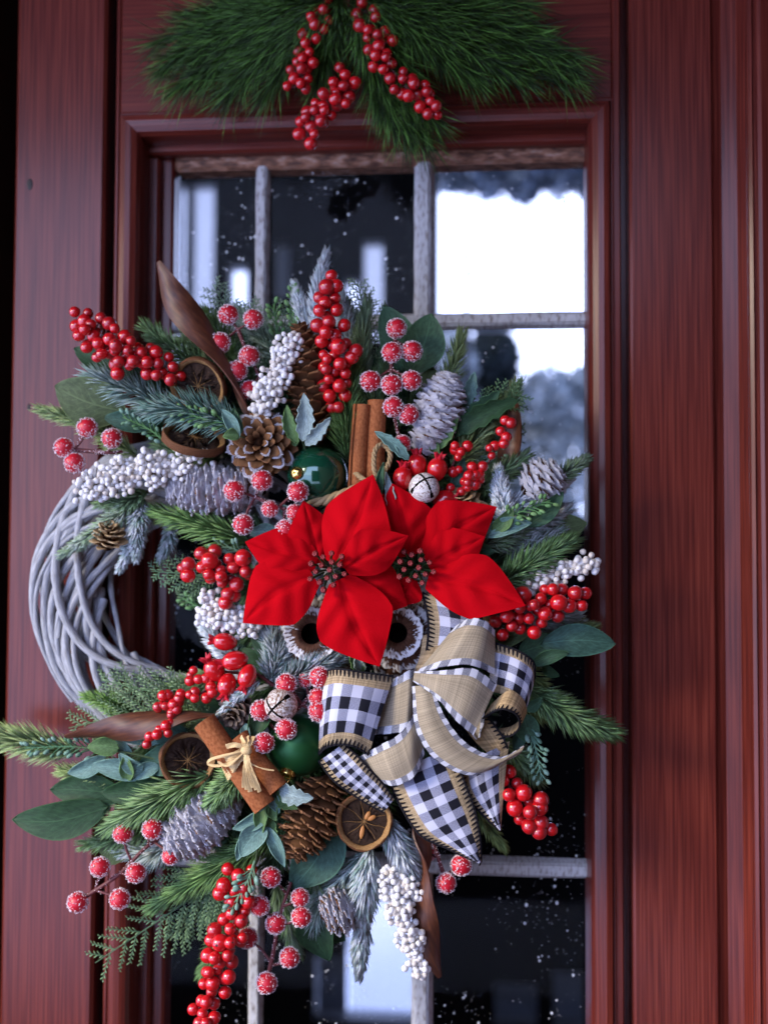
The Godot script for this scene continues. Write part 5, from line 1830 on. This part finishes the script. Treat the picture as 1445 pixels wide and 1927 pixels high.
	leaf_sprig("leaf_sprig", "slim white edged leaf between the jute rope and the rose hips", "leaf sprig", "frosted toothed leaf sprigs", [735, 960, 11, 728, 920, 11.6, 725, 890, 11.6], "frosty leaf", [[738, 975, 11.8, 726, 888, 12, 18, 3, 6, 0.8, 0.4, "frosty leaf"], [716, 935, 12.2, 722, 870, 12.4, 14, -3, 6, 0.8, 0.0, "eucalyptus leaf"]])
	leaf_sprig("leaf_sprig", "broad green leaf behind the frosted fir below the opening", "leaf sprig", g, [480, 1220, 6, 500, 1230, 6.4, 520, 1240, 6.4], "eucalyptus leaf", [[475, 1195, 7, 560, 1240, 7.2, 50, 6, 6, 0.8, 0.0, "eucalyptus leaf"], [450, 1225, 6.4, 520, 1260, 6.6, 44, 6, 6, 0.8, 0.0, "deep leaf"]])


func cones() -> void:
	pine_cone("long brown pine cone standing right of the upper white beads", [597, 838, 8.2], [562, 594, 9.6], 47, 118, "brown", 0.5, 0.72, 1.0)
	pine_cone("round open pine cone with frosted scale tips facing outward", [500, 848, 7.8], [488, 830, 12.4], 52, 64, "dusted", 0.85, 0.5, 1.05, 0.5)
	pine_cone("long snowy pine cone lying above the wreath opening", [500, 918, 8.6], [306, 924, 9.4], 43, 120, "snowy", 0.45, 0.75, 1.0)
	pine_cone("snowy pine cone standing right of the cinnamon sticks", [793, 858, 8.6], [852, 696, 8.8], 42, 120, "snowy", 0.42, 0.78, 0.95)
	pine_cone("open brown pine cone hanging below the satin green bauble", [622, 1462, 8.8], [545, 1622, 10.2], 46, 110, "amber", 0.8, 0.5, 1.1)
	pine_cone("snowy pine cone pointing down left under the tied cinnamon", [452, 1492, 8.4], [308, 1603, 9.8], 44, 112, "snowy", 0.48, 0.72, 1.05)
	pine_cone("tiny grey pine cone left of the lower jingle bell", [455, 1318, 9.0], [434, 1356, 11.6], 28, 42, "grey", 0.7, 0.45, 1.2)
	pine_cone("tiny tan pine cone hanging on the willow ring", [203, 1034, 8.0], [207, 986, 9.2], 25, 34, "tan", 0.75, 0.4, 1.3)
	pine_cone("pale half hidden pine cone behind the poinsettia tip", [868, 985, 8.6], [864, 930, 10.4], 34, 36, "tan", 0.85, 0.4, 1.3)
	pine_cone("egg shaped snowy pine cone hanging below the teal leaf", [668, 1700, 8.6], [614, 1728, 9.6], 36, 52, "snowy", 0.6, 0.6, 1.0)
	pine_cone("snow capped pine cone near the pane beside the frosted tips", [985, 930, 8.2], [1052, 880, 8.6], 36, 50, "snowy", 0.6, 0.6, 1.0)
	cut_cone("whitewashed cut cone rosette half covered by the lowest petal", [588, 1192, 9.4], 78, 3)
	cut_cone("whitewashed cut cone rosette between poinsettia and bow", [748, 1190, 9.6], 74, 9)


# a cone sawn across: ragged rings round a dark hollow
func cut_cone(label: String, c: Array, r: float, sd: int) -> void:
	var p := at_px(c)
	var o := thing("cut_cone_rosette", label, "cut pine cone", p, "whitewashed cut cone rosettes")
	var b := MB.new()
	b.lathe([Vector2(r * 0.31 * PX, 0.001), Vector2(r * 0.27 * PX, -0.012), Vector2(0.0001, -0.016)], 24, Transform3D(facing(Vector3.BACK), p))
	part(o, "hollow", b.mesh(M["dark hollow"]))
	var g := FastNoiseLite.new()
	g.seed = sd
	g.frequency = 1.0
	var bands := [[0.28, 0.66, 0.004, 0.002], [0.52, 0.88, -0.003, -0.005], [0.76, 1.06, -0.010, -0.013]]
	for k in 3:
		var q: Array = bands[k]
		var rows := []
		for i in 9:
			var t := i / 8.0
			var row := PackedVector3Array()
			for j in 145:
				var a := TAU * (j % 144) / 144.0
				var nz := g.get_noise_3d(cos(a) * 4.0, sin(a) * 4.0, k * 3.0)
				var nf := g.get_noise_3d(cos(a) * 22.0, sin(a) * 22.0, k * 3.0 + 9.0)
				var rad: float = lerpf(q[0], q[1], t) * r * PX * (1.0 + (0.10 * nz + 0.06 * nf) * t)
				var off := Vector2(4, -7) * PX * float(k)
				row.append(p + Vector3(cos(a) * rad + off.x, sin(a) * rad + off.y, q[2] + q[3] * t * t + 0.0022 * nf * t + 0.003 * sin(PI * minf(1.0, t * 2.5))))
			rows.append(row)
		b = MB.new()
		b.sheet(rows, 0.0022, null, func(t: Vector2, _side: float) -> Color:
			var a := TAU * t.x
			var chip := 1.1 * g.get_noise_3d(cos(a) * 15.0, sin(a) * 15.0, t.y * 2.0 + k * 5.0) + 0.7 * g.get_noise_3d(cos(a) * 34.0, sin(a) * 34.0, t.y * 5.0)
			var brown := Color(0.11, 0.055, 0.035).lerp(Color(0.05, 0.022, 0.014), 0.5 + chip)
			return Color(0.66, 0.65, 0.66) if t.y > 0.66 - chip * 0.6 else brown)
		part(o, "ring", b.mesh(M["cut cone"]))


func oranges_pods_and_spice() -> void:
	pod("tall twisted brown pod leaning over the upper orange slice", [470, 790, 9.4, 420, 690, 10.2, 372, 620, 10, 330, 560, 9.4, 300, 494, 9.0], 62, 0.50, 0.9)
	pod("rusty twisted pod lying across the lower leaves", [425, 1352, 10.4, 350, 1350, 10.8, 270, 1365, 11, 200, 1372, 10.6, 124, 1384, 10.2], 52, 0.55, 1.0)
	pod("dark twisted pod dangling at the bottom beside white beads", [782, 1555, 8.6, 806, 1620, 9, 800, 1700, 9.2, 804, 1770, 9, 826, 1838, 8.8], 54, 0.62, 0.4)
	pod("small fuzzy brown pod upright beside the small red berries", [945, 915, 7.4, 958, 840, 7.8, 968, 757, 7.4], 44, 0.06, 0.2)
	orange("orange slice tilted back under the tall pod", [374, 726, 9.6], Vector3(-0.12, -0.42, 0.9), 56, true)
	orange("orange slice lying nearly flat below the dark blue fir", [366, 824, 9.8], Vector3(0.30, 0.80, 0.52), 62, true)
	orange("thick rinded orange slice left of the tied cinnamon", [354, 1430, 9.6], Vector3(0.42, 0.10, 0.9), 54, true)
	orange("orange slice with pale pips hanging below the bow", [685, 1546, 10.2], Vector3(0.10, 0.08, 1.0), 53, false)

	var c := thing("cinnamon_bundle", "upright pair of cinnamon sticks between fir and snowy cone", "cinnamon sticks", at_px([690, 830, 9]), "cinnamon bundles")
	quill(c, [671, 935, 9.8], [682, 762, 9.8], 17, 2.4)
	quill(c, [703, 935, 9.4], [712, 754, 9.4], 18, 0.4)
	c = thing("cinnamon_bundle", "slanted pair of cinnamon sticks tied with straw raffia", "cinnamon sticks", at_px([445, 1435, 12]), "cinnamon bundles")
	quill(c, [384, 1358, 11.8], [496, 1520, 12.6], 23, 1.2)
	quill(c, [450, 1386, 11.4], [524, 1486, 12.2], 19, 0.2)
	var rf := thing("raffia_tie", "knotted straw raffia round the slanted cinnamon sticks", "raffia tie", at_px([462, 1420, 13.4]))
	for k in 9:
		var y := k * 5.0
		strip(rf, [412 + y * 0.4, 1428 + y, 12.2, 430 + y * 0.3, 1424 + y * 0.6, 13.7, 452, 1412 + y * 0.5, 13.7, 470, 1404 + y * 0.4, 13.4], 6.0)
	strip(rf, [466, 1412, 13.6, 440, 1418, 14.0, 400, 1428, 13.8, 392, 1438, 13.6, 420, 1440, 13.9, 466, 1416, 13.7], 5.0)
	strip(rf, [466, 1412, 13.8, 445, 1402, 14.2, 426, 1405, 14.0], 9.0)
	strip(rf, [462, 1416, 13.8, 430, 1440, 14.2, 410, 1434, 14.0], 5.0)
	for k in 6:
		strip(rf, [464, 1412, 13.9, 462 + k * 1.4, 1436, 14.3, 459 + k * 6.0, 1482 + (k % 3) * 4.0, 13.9], 8.0)
	for k in 3:
		strip(rf, [464, 1412, 13.9, 460 + k * 5, 1400, 14.1, 454 + k * 12, 1386, 13.2], 8.0)
	strip(rf, [470, 1436, 14.0, 490, 1445, 14.2, 516, 1450, 14.2], 2.0)
	var kb := MB.new()
	kb.ball(at_px([464, 1412, 14.0]), Vector3(0.0055, 0.0045, 0.004), 12, 8)
	part(rf, "knot", kb.mesh(M["raffia"]))

	var j := thing("jute_rope", "twisted jute rope looped over the shorter cinnamon stick", "rope", at_px([640, 935, 10]))
	rope(j, [575, 935, 9.6, 600, 944, 10.6, 640, 932, 11.2, 690, 912, 11.6, 716, 905, 11.4], 9.0)
	rope(j, [712, 905, 11.5, 704, 880, 11.8, 706, 848, 11.6, 720, 836, 11.2, 734, 852, 11.2, 730, 876, 11.4, 714, 898, 11.8], 5.0)
	rope(j, [700, 900, 12.0, 716, 908, 12.2, 728, 900, 11.8], 6.0)
	rope(j, [668, 890, 10.2, 690, 905, 11.7, 725, 912, 11.2], 5.0)


func strip(o: Node3D, path: Array, w: float) -> void:
	var line := spl(path, 18)
	var rows := []
	for i in 18:
		var d := (line[mini(i + 1, 17)] - line[maxi(i - 1, 0)]).normalized()
		var s := d.cross(Vector3.BACK).normalized()
		var u := s.cross(d)
		var row := PackedVector3Array()
		for k in 4:
			var e := k / 1.5 - 1.0
			row.append(line[i] + s * e * w * PX * 0.5 * rnd(0.8, 1.1) + u * 0.0008 * sin(e * 2.0 + i * 0.4))
		rows.append(row)
	var b := MB.new()
	b.sheet(rows, 0.0004)
	part(o, "strand", b.mesh(M["raffia"]))


func rope(o: Node3D, path: Array, r: float) -> void:
	var n := 60
	var line := spl(path, n)
	var fuzz := MB.new()
	for ply in 3:
		var pts := PackedVector3Array()
		var run := 0.0
		for i in n:
			var d := (line[mini(i + 1, n - 1)] - line[maxi(i - 1, 0)]).normalized()
			var s := d.cross(Vector3(0.1, 0.2, 1)).normalized()
			var u := s.cross(d)
			if i:
				run += line[i].distance_to(line[i - 1])
			var a := run / (r * PX) * 1.1 + ply * TAU / 3.0
			pts.append(line[i] + (s * cos(a) + u * sin(a)) * r * PX * 0.52)
		var b := MB.new()
		b.tube(pts, radii(n, r * PX * 0.58, r * PX * 0.55), 7)
		part(o, "ply", b.mesh(M["jute"]))
	for i in 120:
		var p: Vector3 = line[rng.randi() % n] + rvec() * r * PX * 0.8
		fuzz.needle(p, p + rvec() * rnd(0.002, 0.006), 0.00013, Color.WHITE, Color.WHITE)
	part(o, "loose_fibres", fuzz.mesh(M["jute"]), Transform3D.IDENTITY, null, "stuff")


func baubles_and_bells() -> void:
	var o := bauble("glossy dark green bauble with a small gold cap behind the poinsettia", [597, 896, 9.0], 58, "glossy green glass", Vector3(-0.50, 0.03, 0.85), 0.21)
	var b := MB.new()
	o = bauble("satin green bauble hanging beneath the sugared berries and the bell", [562, 1402, 9.2], 58, "satin green glass", Vector3(-0.25, -0.78, 0.55), 0.25)
	bell("white jingle bell in front of the upper rose hips", [798, 918, 11.6], 28, Vector3(0.10, 0.52, 0.85), 0.5, "white bell paint")
	bell("flaking brown jingle bell between the lower sugared berries", [529, 1327, 11.6], 31, Vector3(-0.38, -0.18, 0.9), 0.75, "chipped bell paint")


func bauble(label: String, c: Array, r: float, m: String, cap: Vector3, cr: float) -> Node3D:
	var p := at_px(c)
	var o := thing("bauble", label, "bauble", p, "green glass baubles")
	var R := r * PX
	var b := MB.new()
	b.ball(Vector3.ZERO, Vector3.ONE * R, 64, 40)
	part(o, "globe", b.mesh(M[m]), Transform3D(Basis.IDENTITY, p))
	var fr := Transform3D(facing(cap), p)
	b = MB.new()
	var prof := [Vector2(R * cr, R * 0.955), Vector2(R * cr, R * 1.10)]
	if cr < 0.23:
		prof = [Vector2(R * cr * 0.8, R * 0.96), Vector2(R * cr, R * 1.0), Vector2(R * cr * 1.05, R * 1.06), Vector2(R * cr * 0.95, R * 1.14), Vector2(R * cr * 0.6, R * 1.2), Vector2(R * cr * 0.2, R * 1.215), Vector2(0.0001, R * 1.20)]
	else:
		prof += [Vector2(R * cr * 0.93, R * 1.14), Vector2(R * cr * 0.72, R * 1.15), Vector2(R * cr * 0.65, R * 1.12), Vector2(R * cr * 0.2, R * 1.12)]
	b.lathe(prof, 28, fr, 0.02 if cr > 0.23 else 0.0)
	part(o, "cap", b.mesh(M["gilt"]))
	b = MB.new()
	var ring := PackedVector3Array()
	var rr := R * (0.16 if cr > 0.23 else 0.07)
	for i in 21:
		var a := TAU * i / 20.0
		ring.append(fr * Vector3(cos(a) * rr, R * 1.15 + rr * 0.6 + sin(a) * rr, 0))
	b.tube(ring, radii(21, R * 0.025, R * 0.025), 6, false)
	part(o, "wire_loop", b.mesh(M["gilt"]))
	return o


func beads_and_berries() -> void:
	bead_spray("white bead spray over the top of the willow ring", [168, 918, 9.6, 225, 900, 10.2, 290, 880, 10.4, 368, 868, 9.8], 290, 44, 7.0)
	bead_spray("white bead spray standing left of the long brown cone", [556, 640, 10.2, 530, 690, 10.8, 510, 730, 10.8, 492, 785, 10.4], 200, 36, 7.2)
	bead_spray("white bead spray left of the poinsettia below the red berries", [392, 1120, 9.0, 400, 1160, 9.8, 440, 1160, 9.8, 480, 1185, 9.2], 150, 34, 7.0)
	bead_spray("loose creamy bead spray pointing at the dark post", [960, 1120, 8.6, 1010, 1090, 9.2, 1060, 1072, 9.2, 1115, 1060, 8.8], 120, 26, 7.5)
	bead_spray("creamy bead spray just above the red berries under the longest creamy spray", [950, 1110, 8.4, 1000, 1105, 8.8, 1050, 1100, 8.6], 60, 18, 7.5)
	bead_spray("long white bead spray hanging beside the dangling pod", [728, 1640, 9.2, 745, 1700, 9.8, 768, 1750, 9.8, 788, 1825, 9.2], 200, 30, 7.2)
	bead_spray("short white bead spray tucked above the dangling pod", [735, 1645, 9.0, 765, 1665, 9.4, 785, 1690, 9.2], 60, 22, 7.2)

	var g := "sprays of glossy red berries"
	berry_spray("glossy red berry spray reaching over the lavender post", g, [150, 615, 9.6, 200, 640, 10.6, 255, 670, 10.8, 320, 700, 10.2], 48, 32, 14, [[145, 614, 10], [160, 604, 10.4], [206, 609, 10.8], [235, 634, 11], [294, 663, 11], [219, 685, 10.6], [222, 703, 10.8]])
	berry_spray("upright glossy red berry spray right of the long brown cone", g, [622, 545, 9.4, 622, 610, 10.6, 634, 660, 10.6, 630, 710, 10, 632, 765, 9.4], 44, 27, 14, [[615, 540, 10.4, 1.15], [633, 538, 10], [612, 570, 10.6], [598, 613, 10.8], [637, 652, 11.6, 1.15], [670, 660, 10.8], [662, 672, 10.8]])
	berry_spray("glossy red berry spray left of the poinsettia", g, [470, 1080, 10, 440, 1075, 10.6, 400, 1065, 10.4, 365, 1068, 10], 30, 28, 14.5, [[355, 1062, 10.6], [354, 1083, 10.6], [395, 1055, 11.4, 1.2], [458, 1050, 11.4, 1.2], [430, 1118, 11], [425, 1134, 11], [446, 1100, 11], [440, 1120, 10.6]])
	berry_spray("glossy red berry spray below the creamy beads", g, [940, 1170, 9.4, 985, 1150, 10.4, 1030, 1140, 10.4, 1080, 1122, 10], 34, 30, 14, [[984, 1119, 11, 1.15], [1051, 1134, 11.2, 1.15], [1082, 1116, 10.6], [1071, 1140, 10.6], [1005, 1190, 10.4], [1025, 1155, 11.2]])
	berry_spray("glossy red berry spray beside the shortest bow tail", g, [945, 1460, 8.0, 965, 1490, 8.8, 985, 1510, 9, 1012, 1550, 8.8], 26, 30, 14.5, [[1017, 1505, 9.4, 1.1], [1015, 1520, 9.4, 1.1], [968, 1520, 9.6, 1.1], [985, 1492, 9.6, 1.1], [1014, 1566, 9.2], [995, 1555, 9.4], [1018, 1548, 9.2]])
	berry_spray("longest glossy red berry trail hanging at the bottom", g, [450, 1650, 9.6, 450, 1710, 10.6, 425, 1770, 10.6, 410, 1840, 10.2, 380, 1925, 9.8], 62, 30, 14.5, [[421, 1666, 10.6], [414, 1681, 10.6], [404, 1750, 11], [415, 1774, 11.4, 1.15], [392, 1798, 11]])

	sugared_spray("three sugared berries on a twig left of the topmost white beads", [232, 850, 9.4, 205, 852, 9.8, 180, 850, 9.8, 125, 845, 9.6], [[121, 842, 10], [165, 805, 10.4], [211, 825, 10.8], [141, 871, 10]])
	sugared_spray("sugared berries standing between tall pod and white beads", [498, 730, 8.6, 480, 690, 9, 462, 655, 9.2, 448, 620, 9], [[430, 592, 9.2], [477, 601, 9.4], [415, 645, 9.6], [469, 670, 10], [447, 698, 9.6], [470, 735, 9]])
	sugared_spray("sugared berries standing in front of the two round leaves", [757, 850, 8.8, 740, 770, 9.6, 736, 700, 9.6, 744, 640, 9.2], [[746, 618, 9.4], [738, 663, 10.2], [775, 661, 9.8], [697, 717, 10], [737, 724, 10.6], [774, 716, 10.4], [740, 766, 10.8], [769, 780, 10.4], [757, 835, 10.8, 17]])
	sugared_spray("sugared berries lying between snowy cone and poinsettia", [570, 975, 9.8, 545, 962, 10.6, 510, 948, 11, 480, 935, 10.8], [[441, 924, 11.6], [493, 904, 11.6], [561, 925, 12.2, 20], [458, 987, 11.2], [538, 997, 11.6, 20], [508, 958, 11.2, 16], [556, 965, 11, 18]])
	sugared_spray("sugared berries round the lower bell and satin bauble", [585, 1305, 10.2, 575, 1320, 10.6, 550, 1345, 10.6, 520, 1385, 10.6], [[539, 1287, 11.2], [602, 1274, 11, 20], [601, 1338, 11.4, 20], [599, 1312, 10.8, 18], [491, 1337, 11.4], [539, 1372, 12.4], [497, 1398, 12.8], [575, 1280, 10, 15]])
	sugared_spray("sugared berries reaching down left over the lavender post", [320, 1570, 8.4, 275, 1595, 9.2, 225, 1645, 9.6, 150, 1695, 9.4], [[189, 1632, 10], [256, 1643, 10.4], [147, 1698, 9.8], [226, 1692, 10], [232, 1568, 9.6], [288, 1560, 10.4], [322, 1611, 10.4, 17]])
	sugared_spray("sugared berries hanging right of the longest red berry trail", [548, 1660, 8.6, 528, 1720, 9.4, 515, 1790, 9.4, 503, 1845, 9], [[510, 1651, 10, 19], [489, 1705, 10.2], [519, 1738, 9.6], [567, 1726, 9.8], [565, 1689, 9.4, 17], [466, 1765, 8.6], [545, 1802, 9.2], [502, 1850, 9.6]])
	sugared_spray("pair of sugared berries under the tip of the checked tail", [800, 1570, 7.4, 818, 1595, 8, 826, 1620, 8.2, 838, 1655, 8.2], [[868, 1628, 8.8], [839, 1662, 9], [806, 1608, 7, 14]])

	rose_hips("rose hips behind the white jingle bell", [830, 985, 8.6, 810, 930, 9, 800, 900, 9], [[757, 902, 11, 18, 25, 1.45, 0.25], [785, 876, 10.4, 18, 23, 1.6, 0.15], [822, 884, 10.6, 19, 23, 1.35, 0.3], [834, 940, 10.2, 18, 24, 0.1, 0.3]],
		[[[850, 880, 9.6, 862, 855, 10, 890, 835, 9.8], 8, 12], [[880, 915, 9.8, 910, 885, 10.2, 940, 830, 10, 966, 785, 9.6], 15, 10], [[855, 930, 9.8, 880, 905, 10.4, 890, 890, 10.2], 9, 16]])
	rose_hips("rose hips above the fallen brown pod at the wreath opening", [515, 1290, 9.4, 480, 1265, 9.8, 450, 1250, 9.8], [[424, 1208, 10.4, 17, 23, 3.0, 0.2], [443, 1243, 11.2, 18, 25, 3.35, 0.1], [405, 1262, 10.8, 19, 25, 2.1, 0.5], [466, 1272, 11.6, 17, 23, -1.9, 0.2], [428, 1288, 11.4, 18, 22, -1.75, 0.4]],
		[[[400, 1285, 10.6, 370, 1310, 10.8, 320, 1318, 10.6, 290, 1330, 10.4], 15, 13], [[335, 1320, 10.8, 325, 1355, 11.4, 305, 1375, 11.6, 262, 1405, 11.4], 12, 9], [[400, 1270, 10.4, 370, 1285, 10.4, 358, 1268, 10.2], 7, 10]])


func poinsettias() -> void:
	var o := thing("poinsettia", "front red velvet poinsettia with its point over the cut cones", "poinsettia", at_px([617, 1072, 12]), "red velvet poinsettias")
	petal(o, [600, 1060, 11.6], [571, 942, 12.2], 89, 8, 0.3)
	petal(o, [632, 1062, 12.0], [702, 893, 13.2], 137, 14, -0.15, 0.2, 8)
	petal(o, [596, 1058, 12.0], [462, 1020, 12.6], 102, 14, 0.1)
	petal(o, [590, 1085, 12.4], [458, 1172, 13.0], 130, 16, 0.1, 0.18, 10)
	petal(o, [660, 1085, 12.4], [766, 1140, 11.8], 104, 12, -0.2)
	petal(o, [640, 1090, 13.0], [714, 1254, 13.6], 146, 16, 0.0, 0.16, 6)
	petal(o, [650, 1070, 13.4], [768, 1008, 14.4], 91, 14, 0.35, 0.2, -8)
	stamens(o, [616, 1072, 13.8], 38, 17)
	o = thing("poinsettia", "rear red velvet poinsettia pointing its petals at the dark post", "poinsettia", at_px([785, 1068, 11]), "red velvet poinsettias")
	petal(o, [740, 1040, 10.4], [702, 916, 11.2], 83, 10, 0.2)
	petal(o, [770, 1045, 11.0], [738, 910, 12.4], 115, 14, 0.1, 0.2, 4)
	petal(o, [800, 1045, 10.8], [934, 954, 11.6], 120, 14, 0.25, 0.2, -10)
	petal(o, [805, 1062, 11.6], [912, 1010, 11.8], 96, 12, 0.1, 0.2)
	petal(o, [805, 1090, 11.8], [988, 1140, 12.8], 119, 16, -0.1, 0.18, -10)
	petal(o, [776, 1090, 10.6], [750, 1140, 10.6], 65, 8)
	stamens(o, [782, 1068, 12.4], 36, 15)


func bow() -> void:
	var o := thing("ribbon_bow", "burlap bow with black and white buffalo check loops and tails", "bow", at_px([800, 1340, 10]))
	var r: Array
	# loops behind: upper check loop under the poinsettia
	r = ribbon(o, "loop", [795, 1115, 10.0, 806, 1175, 10.8, 800, 1250, 10.4], [930, 1150, 9.6, 928, 1190, 9.8, 905, 1240, 9.8], "check ribbon", 0.7, 140)
	stitches(o, r, 0, 1)
	stitches(o, r, 10, 9)
	# right check flap and the curled loop below it
	r = ribbon(o, "loop", [925, 1208, 10.6, 975, 1225, 11.4, 1003, 1246, 10.8, 1006, 1275, 9.8], [920, 1300, 10.4, 955, 1310, 11.6, 980, 1330, 11.0, 984, 1352, 9.8], "check ribbon", 0.4, 150)
	stitches(o, r, 0, 1)
	r = ribbon(o, "loop", [925, 1325, 11.0, 958, 1300, 12.2, 985, 1320, 11.4, 988, 1345, 10.0, 965, 1366, 9.0, 940, 1372, 8.8], [908, 1352, 11.2, 942, 1334, 12.8, 972, 1345, 12.4, 976, 1370, 11.0, 955, 1386, 10.2, 930, 1376, 9.6], "burlap ribbon", 0.15, 100)
	stitches(o, r, 10, 9)
	r = ribbon(o, "loop", [850, 1330, 9.4, 890, 1390, 9.8, 935, 1432, 9.4], [910, 1340, 9.8, 945, 1385, 10.0, 958, 1420, 9.6], "burlap ribbon", 0.3, 110)
	stitches(o, r, 10, 9)
	# tails
	r = ribbon(o, "tail", [728, 1455, 10.4, 750, 1510, 10.8, 790, 1570, 10.6, 845, 1598, 10.4, 902, 1624, 10.4], [850, 1405, 10.6, 870, 1460, 11.0, 892, 1520, 10.8, 903, 1575, 10.6, 905, 1622, 10.4], "check ribbon", 0.6, 150)
	stitches(o, r, 0, 1)
	stitches(o, r, 10, 9)
	r = ribbon(o, "tail", [862, 1440, 10.0, 872, 1490, 10.2, 905, 1530, 10.0, 940, 1562, 9.8], [958, 1395, 9.8, 952, 1440, 10.0, 946, 1500, 9.8, 941, 1560, 9.8], "check ribbon", 0.3, 140)
	stitches(o, r, 0, 1)
	r = ribbon(o, "tail", [648, 1398, 11.2, 680, 1430, 11.8, 715, 1468, 11.4, 742, 1502, 11.0], [600, 1432, 10.6, 630, 1470, 11.2, 680, 1505, 11.0, 722, 1528, 10.8], "check ribbon", 0.5, 78)
	stitches(o, r, 0, 1)
	stitches(o, r, 10, 9)
	# folded check loop over the cut cones
	r = ribbon(o, "loop", [614, 1262, 11.0, 640, 1259, 12.4, 690, 1266, 12.6, 740, 1272, 11.6], [600, 1420, 10.8, 620, 1404, 12.4, 660, 1402, 12.8, 694, 1420, 12.0], "check ribbon", 0.9, 152)
	stitches(o, r, 0, 1)
	stitches(o, r, 10, 9)
	# undersides that show inside the loops
	r = ribbon(o, "loop", [796, 1196, 10.0, 790, 1235, 10.6, 776, 1272, 10.8], [872, 1182, 10.6, 850, 1225, 11.2, 800, 1268, 11.2], "burlap ribbon", 0.2, 110)
	r = ribbon(o, "loop", [838, 1318, 11.2, 858, 1352, 11.4, 896, 1392, 11.2], [905, 1322, 11.4, 912, 1350, 11.4, 902, 1388, 11.4], "linen ribbon", -0.4, 90)
	# linen loops with checked bindings
	r = ribbon(o, "loop", [700, 1288, 9.8, 735, 1280, 11.0, 768, 1262, 11.8, 784, 1256, 10.6], [670, 1384, 9.8, 715, 1382, 11.2, 762, 1376, 12.0, 781, 1352, 10.8], "linen ribbon", 0.25, 120)
	r = ribbon(o, "loop", [676, 1424, 11.0, 715, 1402, 12.6, 755, 1378, 13.0, 782, 1338, 12.0], [716, 1472, 11.0, 745, 1478, 12.4, 780, 1460, 12.8, 798, 1418, 11.8], "linen ribbon", 0.4, 110)
	r = ribbon(o, "loop", [858, 1178, 11.0, 885, 1164, 12.4, 912, 1168, 12.6, 930, 1186, 11.4], [780, 1272, 11.4, 830, 1256, 13.2, 885, 1252, 13.4, 930, 1270, 11.8], "linen ribbon", 0.35, 130)
	r = ribbon(o, "loop", [780, 1264, 12.0, 830, 1262, 13.2, 890, 1258, 13.6, 934, 1288, 12.4], [778, 1282, 12.2, 820, 1312, 13.4, 858, 1356, 13.6, 890, 1384, 12.8], "linen ribbon", 0.3, 105)
	r = ribbon(o, "loop", [812, 1285, 12.2, 838, 1350, 12.8, 880, 1400, 12.6, 940, 1424, 11.8, 988, 1402, 10.6], [776, 1292, 11.8, 782, 1370, 12.8, 820, 1430, 13.0, 890, 1458, 12.4, 975, 1420, 10.8], "linen ribbon", 0.4, 100)


# needle garland over the top rail
func garland() -> void:
	var o := thing("pine_garland", "soft green pine garland hung over the top rail of the door", "garland", at_px([650, 20, 3]))
	var hub := [650, -15, 3.5]
	var ends := [[300, 130, 3], [345, 30, 2.6], [330, 165, 3.4], [420, 185, 4], [500, 170, 4.4], [540, 90, 4.4], [430, 90, 4.2], [420, -20, 3.2], [1095, 135, 3.4], [1060, 100, 3], [1000, 150, 3.8], [900, 150, 4.2], [1000, 10, 3], [860, 60, 4.2], [940, 80, 4], [770, 255, 3.6], [715, 190, 4.4], [820, 235, 3.8], [790, 170, 4.2], [600, 150, 3.8], [620, 60, 4.4], [720, 100, 4.2], [560, -40, 4], [760, -30, 4], [880, -30, 3.6], [380, 105, 3.2], [290, 80, 2.6], [320, 110, 3.6], [370, 60, 3.8], [450, 140, 4.6], [470, 30, 4], [380, 150, 3], [1085, 105, 3.8], [1030, 60, 3.4], [1080, 155, 3], [950, 130, 4.4], [960, 40, 3.8], [850, 110, 4.8], [740, 230, 4], [800, 265, 3.2], [760, 60, 4.6], [560, 60, 4.6]]
	for e in ends:
		var mx: float = lerpf(hub[0], e[0], 0.5)
		var my: float = lerpf(hub[1], e[1], 0.5) - 12.0
		var line := spl([hub[0] + (e[0] - hub[0]) * 0.1, hub[1], hub[2], mx, my, e[2] + 1.0, e[0], e[1], e[2]], 40)
		var st := MB.new()
		st.col = Color(0.03, 0.035, 0.012)
		st.tube(line, radii(40, 0.0018, 0.0005), 6)
		var br := part(o, "branch", st.mesh(M["foliage"]))
		var b := MB.new()
		var n := 480
		for i in n:
			var f := 0.15 + 0.85 * (i + rng.randf()) / n
			var k := clampi(int(f * 38), 0, 38)
			var d := (line[k + 1] - line[k]).normalized()
			var rad := (rvec() + Vector3(0, 0, 0.25)).normalized()
			var dir := (d * 1.0 + rad * rnd(0.25, 1.0) + Vector3(0, -0.18, 0)).normalized()
			var l := 0.026 + 0.040 * rng.randf() * lerpf(1.0, 0.7, f)
			var p: Vector3 = line[k]
			var t := 0.2 + 2.6 * pow(rng.randf(), 2.6)
			var tip := p + dir * l + Vector3(0, -0.1 * l, 0)
			tip.z = maxf(tip.z, 0.006)
			b.needle(p, tip, 0.00038, Color(0.012 * t, 0.036 * t, 0.006 * t), Color(0.066 * t, 0.150 * t, 0.022 * t))
		part(br, "needles", b.mesh(M["needle"]), Transform3D.IDENTITY, null, "stuff")
	var g := "red berry sprays in the top garland"
	berry_spray("upper left berry spray in the garland dropping over the rail", g, [610, -10, 6, 600, 50, 6.6, 575, 110, 6.6, 555, 165, 6.4], 26, 26, 13)
	berry_spray("middle berry spray in the garland hanging lowest over the moulding", g, [655, 140, 6.2, 640, 185, 6.8, 600, 215, 6.6, 578, 252, 6.2], 28, 28, 13.5)
	berry_spray("right berry spray in the garland slanting over the rail", g, [690, 20, 6.2, 715, 90, 7, 760, 160, 6.8, 825, 205, 6.4], 38, 26, 14)
